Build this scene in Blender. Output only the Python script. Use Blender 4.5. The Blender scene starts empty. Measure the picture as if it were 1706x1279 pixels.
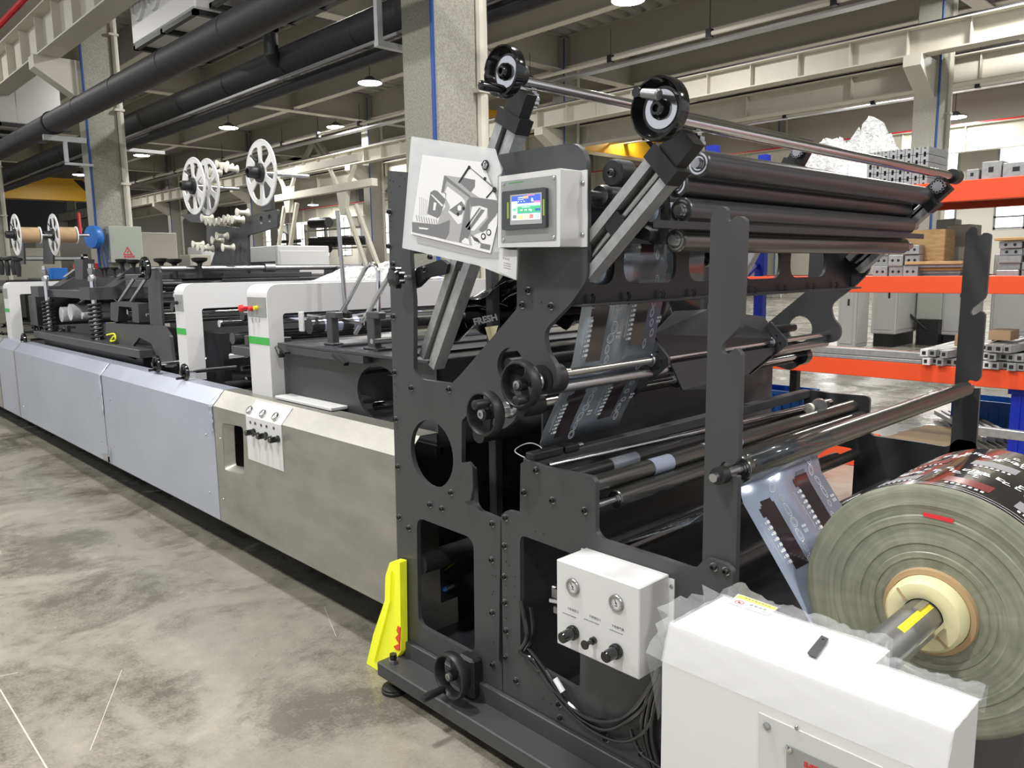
import bpy, math, random
from mathutils import Vector, Matrix
from mathutils.geometry import tessellate_polygon
random.seed(7)
SC = bpy.context.scene
COL = SC.collection
PI = math.pi
# ---------------------------------------------------------------- camera
FPX, YAW, PIT, ROL, CAMZ = 1305.2, .76119, .14593, -.014809, 1.6
_F = Vector((math.sin(YAW)*math.cos(PIT), math.cos(YAW)*math.cos(PIT), -math.sin(PIT)))
_R0 = Vector((math.cos(YAW), -math.sin(YAW), 0)); _U0 = _R0.cross(_F)
_R = math.cos(ROL)*_R0 + math.sin(ROL)*_U0
_U = -math.sin(ROL)*_R0 + math.cos(ROL)*_U0
CAM = Vector((0, 0, CAMZ))
cd = bpy.data.cameras.new('camera'); cam = bpy.data.objects.new('camera', cd); COL.objects.link(cam)
cd.sensor_width = 36; cd.lens = FPX/1706*36; cd.clip_start = .05; cd.clip_end = 300
m = Matrix((_R, _U, -_F)).transposed().to_4x4(); m.translation = CAM
cam.matrix_world = m
SC.camera = cam
def P(px, py, ax, v):
    """point of the world plane ax = v that the surveyed photo pixel shows"""
    d = _F*FPX + _R*(px-853) - _U*(py-639.5)
    i = 'xyz'.index(ax)
    return CAM + d*((v-CAM[i])/d[i])
def YZ(pts, x):
    return [(q[1], q[2]) for q in (P(a, b, 'x', x) for a, b in pts)]
# ---------------------------------------------------------------- render look, world, big lights
SC.view_settings.view_transform = 'Standard'; SC.view_settings.look = 'None'
SC.view_settings.exposure = 0.0; SC.view_settings.gamma = 1
try:
    SC.cycles.use_denoising = True
    SC.cycles.max_bounces = 6; SC.cycles.diffuse_bounces = 3; SC.cycles.glossy_bounces = 4
    SC.cycles.transparent_max_bounces = 12; SC.cycles.caustics_reflective = False; SC.cycles.caustics_refractive = False
    SC.cycles.sample_clamp_indirect = 4
except Exception: pass
W = bpy.data.worlds.new('hall_daylight'); SC.world = W; W.use_nodes = True
W.node_tree.nodes['Background'].inputs[0].default_value = (.93, .96, 1.0, 1)
W.node_tree.nodes['Background'].inputs[1].default_value = .75
def light(name, kind, loc, power, size=1, color=(1, .985, .955), rot=(0, 0, 0), sy=None, spread=None):
    l = bpy.data.lights.new(name, kind); l.energy = power; l.color = color
    if kind == 'AREA':
        l.size = size
        if sy: l.shape = 'RECTANGLE'; l.size_y = sy
    else: l.shadow_soft_size = size
    o = bpy.data.objects.new(name, l); o.location = loc; o.rotation_euler = rot; COL.objects.link(o)
    return o
# ---------------------------------------------------------------- materials
MT = {}
def mat(name, col, rough=.5, metal=0, emit=None, es=1, alpha=None, trans=0, coat=0, noise=None, bump=None, ior=None, aniso=None):
    m = bpy.data.materials.new(name); m.use_nodes = True; nt = m.node_tree; b = nt.nodes['Principled BSDF']
    c = tuple(col)+(1,)
    b.inputs['Base Color'].default_value = c; b.inputs['Roughness'].default_value = rough; b.inputs['Metallic'].default_value = metal
    if emit: b.inputs['Emission Color'].default_value = tuple(emit)+(1,); b.inputs['Emission Strength'].default_value = es
    if alpha is not None: b.inputs['Alpha'].default_value = alpha
    if trans: b.inputs['Transmission Weight'].default_value = trans
    if coat: b.inputs['Coat Weight'].default_value = coat; b.inputs['Coat Roughness'].default_value = .08
    if ior: b.inputs['IOR'].default_value = ior
    if noise:  # (scale, amount, second colour, stretch)
        sc, lo, hi, c2, st = noise
        tc = nt.nodes.new('ShaderNodeTexCoord'); mp = nt.nodes.new('ShaderNodeMapping'); mp.inputs['Scale'].default_value = st
        nz = nt.nodes.new('ShaderNodeTexNoise'); nz.inputs['Scale'].default_value = sc; nz.inputs['Detail'].default_value = 8; nz.inputs['Roughness'].default_value = .62
        rp = nt.nodes.new('ShaderNodeMapRange'); rp.inputs[1].default_value = lo; rp.inputs[2].default_value = hi
        mx = nt.nodes.new('ShaderNodeMix'); mx.data_type = 'RGBA'; mx.inputs[6].default_value = c; mx.inputs[7].default_value = tuple(c2)+(1,)
        L = nt.links; L.new(tc.outputs['Object'], mp.inputs[0]); L.new(mp.outputs[0], nz.inputs[0]); L.new(nz.outputs[0], rp.inputs[0]); L.new(rp.outputs[0], mx.inputs[0]); L.new(mx.outputs[2], b.inputs['Base Color'])
    if bump:
        sc, stg, dist, st = bump
        tc = nt.nodes.new('ShaderNodeTexCoord'); mp = nt.nodes.new('ShaderNodeMapping'); mp.inputs['Scale'].default_value = st
        nz = nt.nodes.new('ShaderNodeTexNoise'); nz.inputs['Scale'].default_value = sc; nz.inputs['Detail'].default_value = 5
        bp = nt.nodes.new('ShaderNodeBump'); bp.inputs['Strength'].default_value = stg; bp.inputs['Distance'].default_value = dist
        L = nt.links; L.new(tc.outputs['Object'], mp.inputs[0]); L.new(mp.outputs[0], nz.inputs[0]); L.new(nz.outputs[0], bp.inputs['Height']); L.new(bp.outputs[0], b.inputs['Normal'])
    MT[name] = m
    return m
O1 = (1, 1, 1)
mat('charcoal', (.050, .051, .055), .42, 0, bump=(350, .12, .002, O1))
mat('charcoal_dark', (.022, .023, .026), .4)
mat('charcoal_satin', (.040, .042, .048), .28)
mat('black_gloss', (.006, .006, .007), .12, coat=.5)
mat('black_matte', (.012, .012, .013), .45)
mat('rubber', (.01, .01, .01), .6)
mat('chrome', (.72, .72, .74), .12, 1)
mat('steel', (.46, .46, .47), .28, 1)
mat('steel_dull', (.32, .32, .33), .42, 1)
mat('threaded', (.40, .38, .35), .3, 1)
mat('roller_dark', (.16, .16, .15), .24, .85, bump=(60, .08, .001, (.05, 1, 1)))
mat('roller_grey', (.10, .10, .105), .3, .7)
mat('roller_black', (.02, .02, .021), .3)
mat('alu', (.46, .465, .47), .40, .55, noise=(30, .35, .7, (.33, .335, .34), (1, 1, 1)))
mat('stainless', (.45, .44, .405), .42, .8, noise=(3.2, .38, .72, (.33, .325, .295), (1, .8, 2.2)), bump=(5, .10, .02, (1, 1, 1)))
mat('film_wrap', (.50, .53, .62), .30, .35, noise=(1.2, .3, .7, (.42, .45, .53), (1, 1, 1)), bump=(2.0, .12, .03, (1, 1.4, 2)))
mat('white_paint', (.66, .66, .665), .38)
mat('white_wrap', (.60, .60, .62), .18, coat=.4, bump=(11, .8, .03, (1, 1, 1)))
mat('cabinet_white', (.585, .583, .575), .4)
mat('ivory', (.74, .72, .62), .45)
mat('cab_white_shaded', (.50, .50, .485), .5)  # white cabinet paint darkened to carry the shading beyond the rack
mat('panel_grey', (.36, .37, .36), .35, .4)
mat('dark_grey_plastic', (.055, .06, .065), .4)
mat('green', (.05, .42, .07), .5)
mat('red', (.75, .03, .04), .35)
mat('yellow', (.86, .72, .03), .4)
mat('orange_paint', (.80, .085, .022), .42)
mat('blue_plastic', (.02, .16, .55), .4)
mat('blue_paint', (.01, .03, .45), .35)
mat('blue_stripe', (.02, .065, .27), .5)
mat('crane_yellow', (.72, .40, .015), .45)
mat('pipe_black', (.024, .024, .028), .55, bump=(9, .2, .02, O1))
mat('galv', (.52, .53, .54), .4, .6)
mat('duct_foil', (.60, .60, .58), .3, .5)
mat('cream_steel', (.64, .62, .53), .55, noise=(1.5, .3, .75, (.56, .54, .45), O1))
mat('beam_grey', (.47, .45, .39), .6)
mat('beam_flange', (.68, .65, .57), .6)
mat('deck', (.50, .49, .46), .5, .2)
mat('wall_paint', (.52, .50, .44), .7)
mat('wall_dark', (.12, .13, .14), .6)
mat('column_concrete', (.38, .375, .32), .75, noise=(45, .42, .62, (.27, .265, .22), O1), bump=(60, .5, .01, O1))
mat('paint_grey_green', (.42, .45, .40), .5)
mat('wood', (.55, .36, .17), .6, noise=(9, .35, .65, (.42, .25, .1), (1, 1, 6)))
mat('cardboard', (.45, .31, .17), .75)
mat('cream_foam', (.80, .74, .44), .5, bump=(30, .2, .005, O1))
mat('paper', (.82, .82, .84), .6)
mat('ink_grey', (.20, .20, .21), .6)
mat('ink_light', (.42, .42, .43), .6)
mat('ink', (.02, .02, .02), .6)
mat('pink_red', (.6, .05, .06), .5)
mat('lamp_glow', (1, 1, 1), .5, emit=(1, .97, .9), es=40)
mat('window_glow', (1, 1, 1), .3, emit=(1, 1, 1), es=3.2)
mat('clear_plastic', (.9, .92, .95), .12, alpha=.13, bump=(22, 1, .03, O1))
mat('sleeve_plastic', (.82, .84, .86), .18, alpha=.55, bump=(9, .4, .01, O1))
mat('bubble_wrap', (.85, .86, .86), .25, alpha=.6, bump=(35, 1, .03, O1))
mat('hose', (.012, .012, .014), .15, coat=.6)
mat('film_print', (.33, .37, .42), .18, .45, alpha=.92)
mat('film_dark', (.07, .08, .09), .12, .3, alpha=.90)
mat('film_blue', (.40, .45, .58), .22, .35, alpha=.96)
mat('film_window', (.035, .025, .03), .1, coat=.6)
mat('film_black', (.012, .011, .013), .1, coat=.8)
mat('print_white', (.82, .85, .88), .4)
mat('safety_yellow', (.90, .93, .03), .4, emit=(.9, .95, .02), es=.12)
mat('screen_blue', (.02, .05, .3), .3, emit=(.08, .16, .62), es=1.0)
mat('screen_white', (.5, .6, .6), .3, emit=(.75, .95, .92), es=1.0)
mat('screen_green', (.03, .3, .15), .3, emit=(.10, .42, .20), es=1.0)
mat('screen_red', (.5, .03, .03), .3, emit=(.75, .10, .12), es=1.0)
mat('screen_yellow', (.5, .4, .05), .3, emit=(.85, .72, .12), es=1.0)
mat('screen_orange', (.5, .2, .1), .3, emit=(.9, .5, .25), es=1.0)
mat('screen_pink', (.5, .2, .4), .3, emit=(.80, .15, .30), es=1.0)
mat('lime', (.28, .42, .05), .5)
# roll side: fine concentric winding rings around the core
def roll_side():
    m = bpy.data.materials.new('roll_side'); m.use_nodes = True; nt = m.node_tree; b = nt.nodes['Principled BSDF']; L = nt.links
    tc = nt.nodes.new('ShaderNodeTexCoord'); sp = nt.nodes.new('ShaderNodeSeparateXYZ'); L.new(tc.outputs['Object'], sp.inputs[0])
    def mth(op, a, b_=None):
        n = nt.nodes.new('ShaderNodeMath'); n.operation = op
        for i, v in enumerate((a, b_)):
            if v is None: continue
            if isinstance(v, (int, float)): n.inputs[i].default_value = v
            else: L.new(v, n.inputs[i])
        return n.outputs[0]
    r = mth('SQRT', mth('ADD', mth('MULTIPLY', sp.outputs[1], sp.outputs[1]), mth('MULTIPLY', sp.outputs[2], sp.outputs[2])))
    an = mth('ARCTAN2', sp.outputs[2], sp.outputs[1])
    nzl = nt.nodes.new('ShaderNodeTexNoise'); nzl.inputs['Scale'].default_value = 7; L.new(tc.outputs['Object'], nzl.inputs[0])
    rr = mth('ADD', r, mth('MULTIPLY', nzl.outputs[0], .022))
    cmb = nt.nodes.new('ShaderNodeCombineXYZ'); L.new(mth('MULTIPLY', rr, 60), cmb.inputs[0]); L.new(mth('MULTIPLY', an, .9), cmb.inputs[1])
    nz = nt.nodes.new('ShaderNodeTexNoise'); nz.inputs['Scale'].default_value = 1.6; nz.inputs['Detail'].default_value = 4; nz.inputs['Roughness'].default_value = .5; L.new(cmb.outputs[0], nz.inputs[0])
    cm2 = nt.nodes.new('ShaderNodeCombineXYZ'); L.new(mth('MULTIPLY', an, 7), cm2.inputs[0]); L.new(mth('MULTIPLY', r, 2.5), cm2.inputs[1])
    nz2 = nt.nodes.new('ShaderNodeTexNoise'); nz2.inputs['Scale'].default_value = .9; nz2.inputs['Detail'].default_value = 3; L.new(cm2.outputs[0], nz2.inputs[0])
    s = mth('ADD', mth('MULTIPLY', nz.outputs[0], .55), mth('MULTIPLY', nz2.outputs[0], .45))
    cr = nt.nodes.new('ShaderNodeValToRGB'); cr.color_ramp.elements[0].position = .30; cr.color_ramp.elements[0].color = (.17, .18, .13, 1)
    cr.color_ramp.elements[1].position = .74; cr.color_ramp.elements[1].color = (.34, .35, .265, 1); L.new(s, cr.inputs[0]); L.new(cr.outputs[0], b.inputs['Base Color'])
    bp = nt.nodes.new('ShaderNodeBump'); bp.inputs['Strength'].default_value = .5; bp.inputs['Distance'].default_value = .004; L.new(nz.outputs[0], bp.inputs['Height']); L.new(bp.outputs[0], b.inputs['Normal'])
    b.inputs['Roughness'].default_value = .38
    MT['roll_side'] = m
roll_side()
def floor_mat():
    m = bpy.data.materials.new('polished_concrete'); m.use_nodes = True; nt = m.node_tree; b = nt.nodes['Principled BSDF']; L = nt.links
    tc = nt.nodes.new('ShaderNodeTexCoord')
    def nz(s, d, r, dist=0):
        n = nt.nodes.new('ShaderNodeTexNoise'); n.inputs['Scale'].default_value = s; n.inputs['Detail'].default_value = d; n.inputs['Roughness'].default_value = r; n.inputs['Distortion'].default_value = dist; L.new(tc.outputs['Object'], n.inputs[0]); return n.outputs[0]
    a = nz(1.5, 10, .62, .8); c = nz(14, 6, .6); e = nz(90, 3, .5)
    def mm(op, x, y):
        n = nt.nodes.new('ShaderNodeMath'); n.operation = op
        for i, v in enumerate((x, y)):
            if isinstance(v, (int, float)): n.inputs[i].default_value = v
            else: L.new(v, n.inputs[i])
        return n.outputs[0]
    s = mm('ADD', mm('MULTIPLY', a, .62), mm('ADD', mm('MULTIPLY', c, .22), mm('MULTIPLY', e, .16)))
    cr = nt.nodes.new('ShaderNodeValToRGB'); E = cr.color_ramp.elements
    E[0].position = .40; E[0].color = (.13, .12, .098, 1); E[1].position = .63; E[1].color = (.345, .325, .275, 1)
    x = E.new(.50); x.color = (.255, .24, .20, 1); L.new(s, cr.inputs[0])
    # sawn joints and old scratches
    mp = nt.nodes.new('ShaderNodeMapping'); mp.inputs['Rotation'].default_value = (0, 0, .62); mp.inputs['Location'].default_value = (.2, .3, 0); L.new(tc.outputs['Object'], mp.inputs[0])
    vo = nt.nodes.new('ShaderNodeTexVoronoi'); vo.feature = 'DISTANCE_TO_EDGE'; vo.inputs['Scale'].default_value = .23; L.new(mp.outputs[0], vo.inputs[0])
    ln = mm('LESS_THAN', vo.outputs[0], .0012)
    mx = nt.nodes.new('ShaderNodeMix'); mx.data_type = 'RGBA'; L.new(mm('MULTIPLY', ln, 0.0), mx.inputs[0]); L.new(cr.outputs[0], mx.inputs[6]); mx.inputs[7].default_value = (.62, .60, .54, 1)
    L.new(mx.outputs[2], b.inputs['Base Color'])
    rr = nt.nodes.new('ShaderNodeMapRange'); rr.inputs[1].default_value = .35; rr.inputs[2].default_value = .7; rr.inputs[3].default_value = .16; rr.inputs[4].default_value = .42; L.new(a, rr.inputs[0]); L.new(rr.outputs[0], b.inputs['Roughness'])
    bp = nt.nodes.new('ShaderNodeBump'); bp.inputs['Strength'].default_value = .12; bp.inputs['Distance'].default_value = .01; L.new(c, bp.inputs['Height']); L.new(bp.outputs[0], b.inputs['Normal'])
    MT['polished_concrete'] = m
floor_mat()
# ---------------------------------------------------------------- mesh builder
def frame_of(d):
    d = Vector(d).normalized(); a = Vector((0, 0, 1)) if abs(d.z) < .9 else Vector((0, 1, 0))
    u = d.cross(a).normalized(); return d, u, u.cross(d).normalized()
class MB:
    def __init__(s): s.v = []; s.f = []; s.m = []; s.mats = []; s.k = 0
    def M(s, name):
        if name not in s.mats: s.mats.append(name)
        s.k = s.mats.index(name); return s
    def add(s, vs, fs):
        n = len(s.v); s.v += [tuple(q) for q in vs]; s.f += [tuple(i+n for i in f) for f in fs]; s.m += [s.k]*len(fs); return s
    def box(s, a, b):
        x0, x1 = sorted((a[0], b[0])); y0, y1 = sorted((a[1], b[1])); z0, z1 = sorted((a[2], b[2]))
        return s.add([(x0,y0,z0),(x1,y0,z0),(x1,y1,z0),(x0,y1,z0),(x0,y0,z1),(x1,y0,z1),(x1,y1,z1),(x0,y1,z1)],
                     [(0,3,2,1),(4,5,6,7),(0,1,5,4),(1,2,6,5),(2,3,7,6),(3,0,4,7)])
    def bbox(s, a, b, c=.004):
        """box with chamfered edges"""
        x0, x1 = sorted((a[0], b[0])); y0, y1 = sorted((a[1], b[1])); z0, z1 = sorted((a[2], b[2]))
        c = min(c, (x1-x0)*.45, (y1-y0)*.45, (z1-z0)*.45)
        vs = []; idx = {}
        for i, X in enumerate((x0, x1)):
            for j, Y in enumerate((y0, y1)):
                for k, Z in enumerate((z0, z1)):
                    sx, sy, sz = (1, -1)[i], (1, -1)[j], (1, -1)[k]
                    for ax, q in enumerate(((X, Y+sy*c, Z+sz*c), (X+sx*c, Y, Z+sz*c), (X+sx*c, Y+sy*c, Z))):
                        idx[i, j, k, ax] = len(vs); vs.append(q)
        g = lambda i, j, k, ax: idx[i, j, k, ax]
        fs = []
        for i in (0, 1): f = [g(i,0,0,0), g(i,1,0,0), g(i,1,1,0), g(i,0,1,0)]; fs.append(f if i else f[::-1])
        for j in (0, 1): f = [g(0,j,0,1), g(1,j,0,1), g(1,j,1,1), g(0,j,1,1)]; fs.append(f[::-1] if j else f)
        for k in (0, 1): f = [g(0,0,k,2), g(1,0,k,2), g(1,1,k,2), g(0,1,k,2)]; fs.append(f if k else f[::-1])
        for j in (0, 1):
            for k in (0, 1): f = [g(0,j,k,1), g(1,j,k,1), g(1,j,k,2), g(0,j,k,2)]; fs.append(f[::-1] if j == k else f)
        for i in (0, 1):
            for k in (0, 1): f = [g(i,0,k,0), g(i,1,k,0), g(i,1,k,2), g(i,0,k,2)]; fs.append(f if i == k else f[::-1])
        for i in (0, 1):
            for j in (0, 1): f = [g(i,j,0,0), g(i,j,1,0), g(i,j,1,1), g(i,j,0,1)]; fs.append(f[::-1] if i == j else f)
        for i in (0, 1):
            for j in (0, 1):
                for k in (0, 1): f = [g(i,j,k,0), g(i,j,k,1), g(i,j,k,2)]; fs.append(f if (i+j+k) % 2 else f[::-1])
        return s.add(vs, fs)
    def cyl(s, p, q, r, n=20, r2=None, cap=True, bev=0):
        r2 = r if r2 is None else r2
        p, q = Vector(p), Vector(q)
        d, u, w = frame_of(q-p); L = (q-p).length
        rings = [(0, r), (L, r2)]
        if bev: rings = [(0, r-bev), (bev, r), (L-bev, r2), (L, r2-bev)]
        return s.lathe(p, d, rings, n, cap)
    def lathe(s, p, d, prof, n=24, cap=True):
        p = Vector(p); d, u, w = frame_of(d); vs = []; fs = []
        for t, r in prof:
            for i in range(n):
                a = 2*PI*i/n; vs.append(p + d*t + (u*math.cos(a)+w*math.sin(a))*r)
        for k in range(len(prof)-1):
            for i in range(n):
                j = (i+1) % n; fs.append((k*n+i, k*n+j, (k+1)*n+j, (k+1)*n+i))
        if cap: fs.append(tuple(range(n))[::-1]); fs.append(tuple((len(prof)-1)*n+i for i in range(n)))
        return s.add(vs, [f[::-1] for f in fs])
    def ring(s, p, d, ro, ri, h, n=32):
        """flat annulus of height h"""
        p = Vector(p)
        return s.lathe(p, d, [(0, ri), (0, ro), (h, ro), (h, ri), (0, ri)], n, False)
    def torus(s, p, d, R, r, n=36, k=10, sq=1):
        p = Vector(p); d, u, w = frame_of(d); vs = []; fs = []
        for i in range(n):
            a = 2*PI*i/n; e = u*math.cos(a)+w*math.sin(a)
            for j in range(k):
                b = 2*PI*j/k; vs.append(p + e*(R+r*math.cos(b)) + d*(r*sq*math.sin(b)))
        for i in range(n):
            for j in range(k):
                a, b = (i+1) % n, (j+1) % k; fs.append((i*k+j, a*k+j, a*k+b, i*k+b))
        return s.add(vs, [f[::-1] for f in fs])
    def tube(s, pts, r, n=8, cap=True):
        pts = [Vector(q) for q in pts]; vs = []; fs = []; u = None
        for i, q in enumerate(pts):
            d = (pts[min(i+1, len(pts)-1)]-pts[max(i-1, 0)]).normalized()
            if u is None: _, u, _w = frame_of(d)
            u = (u-d*u.dot(d)).normalized(); w = d.cross(u)
            for k in range(n): a = 2*PI*k/n; vs.append(q+(u*math.cos(a)+w*math.sin(a))*r)
        for i in range(len(pts)-1):
            for k in range(n): j = (k+1) % n; fs.append((i*n+k, i*n+j, (i+1)*n+j, (i+1)*n+k))
        if cap: fs.append(tuple(range(n))[::-1]); fs.append(tuple((len(pts)-1)*n+k for k in range(n)))
        return s.add(vs, fs)
    def sheet(s, poly, holes, x0, x1, f=None):
        """polygon in (a,b) with holes, extruded from x0 to x1; f maps (x,a,b) to the world (default x,y,z)"""
        f = f or (lambda x, a, b: (x, a, b))
        def area(q): return sum(q[i][0]*q[(i+1) % len(q)][1]-q[(i+1) % len(q)][0]*q[i][1] for i in range(len(q)))
        poly = list(poly) if area(poly) > 0 else list(poly)[::-1]
        holes = [list(h) if area(h) < 0 else list(h)[::-1] for h in holes]
        loops = [poly]+holes; flat = [q for l in loops for q in l]; N = len(flat)
        tris = tessellate_polygon([[Vector((a, b, 0)) for a, b in l] for l in loops])
        vs = [f(x0, a, b) for a, b in flat]+[f(x1, a, b) for a, b in flat]
        fs = []
        for t in tris:
            a, b, c = (flat[i] for i in t)
            ccw = (b[0]-a[0])*(c[1]-a[1])-(c[0]-a[0])*(b[1]-a[1]) > 0
            t = tuple(t) if ccw else tuple(t)[::-1]
            fs.append(t[::-1]); fs.append(tuple(i+N for i in t))
        o = 0
        for l in loops:
            n = len(l)
            for i in range(n): j = (i+1) % n; fs.append((o+i, o+j, o+j+N, o+i+N))
            o += n
        return s.add(vs, fs)
    def beam(s, p, q, w, h, up=(0, 0, 1), c=0):
        """rectangular bar from p to q, w across, h along up"""
        p, q = Vector(p), Vector(q); d = (q-p).normalized(); up = Vector(up); sx = d.cross(up).normalized(); u2 = sx.cross(d).normalized()
        vs = [e+sx*a*w/2+u2*b*h/2 for e in (p, q) for a, b in ((-1,-1),(1,-1),(1,1),(-1,1))]
        return s.add(vs, [(0,1,2,3)[::-1][::-1], (4,7,6,5), (0,4,5,1), (1,5,6,2), (2,6,7,3), (3,7,4,0)])
    def quad(s, *q): return s.add(q, [tuple(range(len(q)))])
def rnd(poly, r, n=5):
    """round the corners of a polygon; r number or per-corner list"""
    out = []; N = len(poly)
    for i in range(N):
        ri = r[i] if isinstance(r, (list, tuple)) else r
        p = Vector((*poly[i], 0)); a = Vector((*poly[i-1], 0))-p; b = Vector((*poly[(i+1) % N], 0))-p
        if ri <= 0: out.append((p.x, p.y)); continue
        t = min(ri, a.length*.48, b.length*.48); a = p+a.normalized()*t; b = p+b.normalized()*t
        for k in range(n+1):
            s_ = k/n; q = a*(1-s_)**2+p*2*s_*(1-s_)+b*s_**2; out.append((q.x, q.y))
    return out
def circ(cy, cz, r, n=36, rz=None): return [(cy+r*math.cos(2*PI*i/n), cz+(rz or r)*math.sin(2*PI*i/n)) for i in range(n)]
ORG = {}
def tag(o, label=None, cat=None, group=None, kind=None):
    if label: o['label'] = label
    if cat: o['category'] = cat
    if group: o['group'] = group
    if kind: o['kind'] = kind
    return o
def thing(name, label, cat, loc, group=None, kind=None):
    o = bpy.data.objects.new(name, None); COL.objects.link(o); o.location = loc; o.empty_display_size = .1
    ORG[o.name] = Vector(loc); return tag(o, label, cat, group, kind)
def mk(name, mb, mats=None, parent=None, loc=None, smooth=35, solo=None):
    """one mesh object; vertices are in world space, origin at the parent's origin or loc"""
    org = Vector(loc) if loc is not None else (ORG[parent.name] if parent else Vector((0, 0, 0)))
    me = bpy.data.meshes.new(name)
    me.from_pydata([tuple(Vector(v)-org) for v in mb.v], [], mb.f)
    names = mb.mats if mb.mats else [mats or 'charcoal']
    for n_ in names: me.materials.append(MT[n_])
    if mb.mats: me.polygons.foreach_set('material_index', mb.m)
    me.polygons.foreach_set('use_smooth', [bool(smooth)]*len(mb.f)); me.update()
    if smooth: me.set_sharp_from_angle(angle=math.radians(smooth))
    o = bpy.data.objects.new(name, me); COL.objects.link(o)
    if parent: o.parent = parent; o.location = org-ORG[parent.name]
    else: o.location = org
    ORG[o.name] = org
    return o
def solo(name, mb, label, cat, mats=None, loc=None, group=None, kind=None, smooth=35):
    if loc is None:
        xs = list(zip(*mb.v)); loc = ((min(xs[0])+max(xs[0]))/2, (min(xs[1])+max(xs[1]))/2, min(xs[2]))
    return tag(mk(name, mb, mats, None, loc, smooth), label, cat, group, kind)
def struct(name, mb, mats=None, label=None, smooth=35): return tag(mk(name, mb, mats, None, None, smooth), label, None, None, 'structure')
def copy_tree(o, parent=None, loc=None, label=None, group=None):
    c = o.copy(); COL.objects.link(c); c.parent = parent
    if loc is not None: c.location = loc
    if label: c['label'] = label
    if group: c['group'] = group
    ORG[c.name] = Vector(loc) if loc is not None else ORG.get(o.name, Vector())
    for ch in o.children: copy_tree(ch, c)
    return c
def inst(src, parent, loc, name=None):
    """another part that shares src's mesh, at world loc"""
    c = bpy.data.objects.new(name or src.name.split('.')[0], src.data); COL.objects.link(c); c.parent = parent
    c.location = Vector(loc)-(ORG[parent.name] if parent else Vector()); ORG[c.name] = Vector(loc)
    return c
def text_mesh(body, size, m, parent, name, origin, right, up, ext=.0004, bold=0, align='LEFT', label=None):
    cu = bpy.data.curves.new(name, 'FONT'); cu.body = body; cu.size = size; cu.extrude = ext; cu.align_x = align; cu.offset = bold; cu.resolution_u = 2
    o = bpy.data.objects.new(name, cu); COL.objects.link(o)
    dg = bpy.context.evaluated_depsgraph_get(); me = bpy.data.meshes.new_from_object(o.evaluated_get(dg)); bpy.data.objects.remove(o)
    me.materials.clear(); me.materials.append(MT[m]); me.name = name
    t = bpy.data.objects.new(name, me); COL.objects.link(t)
    R, U = Vector(right).normalized(), Vector(up).normalized(); N = R.cross(U)
    mx = Matrix((R, U, N)).transposed().to_4x4(); mx.translation = Vector(origin)-(ORG[parent.name] if parent else Vector())
    if parent: t.parent = parent
    t.matrix_basis = mx; ORG[t.name] = Vector(origin)
    if label: t['label'] = label
    return t
# ================================================================ THE HALL
X0, Y0, X1, Y1 = -14, -14, 37.2, 84
FL = struct('floor', MB().M('polished_concrete').box((X0, Y0, -.2), (X1, Y1, 0)), label='polished grey concrete hall floor')
for a_, c_, w_ in (((0, 1148), (78, 1279), .005), ((203, 1115), (150, 1250), .0025), ((540, 1010), (560, 1060), .002), ((-20, 1130), (30, 1120), .003)):
    mk('scratch_line', MB().M('wall_paint').beam(P(*a_, 'z', .0003), P(*c_, 'z', .0003), w_, .0006), None, FL)
b = MB().M('deck'); n = int((Y1-Y0)/.6); vs = []; fs = []
for i in range(n+1):
    y = Y0+i*.6
    for dy, dz in ((0, 0), (.26, 0), (.34, .13), (.52, .13)): vs += [(X0, y+dy, 9.55+dz), (X1, y+dy, 9.55+dz)]
for k in range(len(vs)//2-1): fs.append((2*k, 2*k+1, 2*k+3, 2*k+2))
b.add(vs, fs); struct('ceiling', b, label='corrugated grey metal deck above the beams', smooth=0)
WIN = [(y, y+2.2) for y in [4.2+3.6*k for k in range(21)]]
b = MB().M('wall_paint').sheet([(Y0, 0), (Y1, 0), (Y1, 9.6), (Y0, 9.6)], [[(a, 2.9), (c, 2.9), (c, 6.25), (a, 6.25)] for a, c in WIN], 36.9, 37.2)
struct('wall_right', b, label='pale wall with tall windows beyond the racks')
wf = MB(); wp = MB()
for i, (a, c) in enumerate(WIN):
    f = MB().M('steel_dull')
    for y in (a+.04, (a+c)/2, c-.04): f.box((36.88, y-.04, 2.9), (36.96, y+.04, 6.25))
    for z in (2.94, 3.4, 4.6, 6.21): f.box((36.88, a, z-.035), (36.96, c, z+.035))
    w = struct('window_%d' % (i+1), MB().M('window_glow').box((37.0, a, 2.9), (37.04, c, 6.25)))
    mk('window_frame', f, None, w)
b = MB().M('wall_paint').box((X0, Y1-.3, 0), (X1, Y1, 9.6)); struct('wall_far', b, label='pale far end wall of the hall')
b = MB().M('wall_dark').box((8, Y1-.5, 5.4), (25, Y1-.3, 8.4)); struct('trim_1', b, label='dark band high on the far wall')
# primary and secondary floor beams under the deck
LY = [7.06+12.15*k for k in range(-1, 7)]
def ibeam(b, p, q, w, h, t=.03):
    """I section hanging: p,q are top-centre points"""
    p, q = Vector(p), Vector(q)
    b.M('beam_flange'); b.beam(p-Vector((0, 0, h-t/2)), q-Vector((0, 0, h-t/2)), w, t)
    b.M('beam_grey'); b.beam(p-Vector((0, 0, h/2)), q-Vector((0, 0, h/2)), .03, h-2*t); b.beam(p-Vector((0, 0, t/2)), q-Vector((0, 0, t/2)), w, t)
k = 2
for y in LY:
    b = MB(); ibeam(b, (X0, y+.28, 9.55), (X1-.3, y+.28, 9.55), .42, 1.15)
    for x in [5.9+3.85*j for j in range(9)]: b.M('beam_grey').box((x-.1, y+.06, 8.45), (x+.1, y+.5, 9.5))
    struct('trim_%d' % k, b, label='transverse cream steel floor beam'); k += 1
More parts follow.
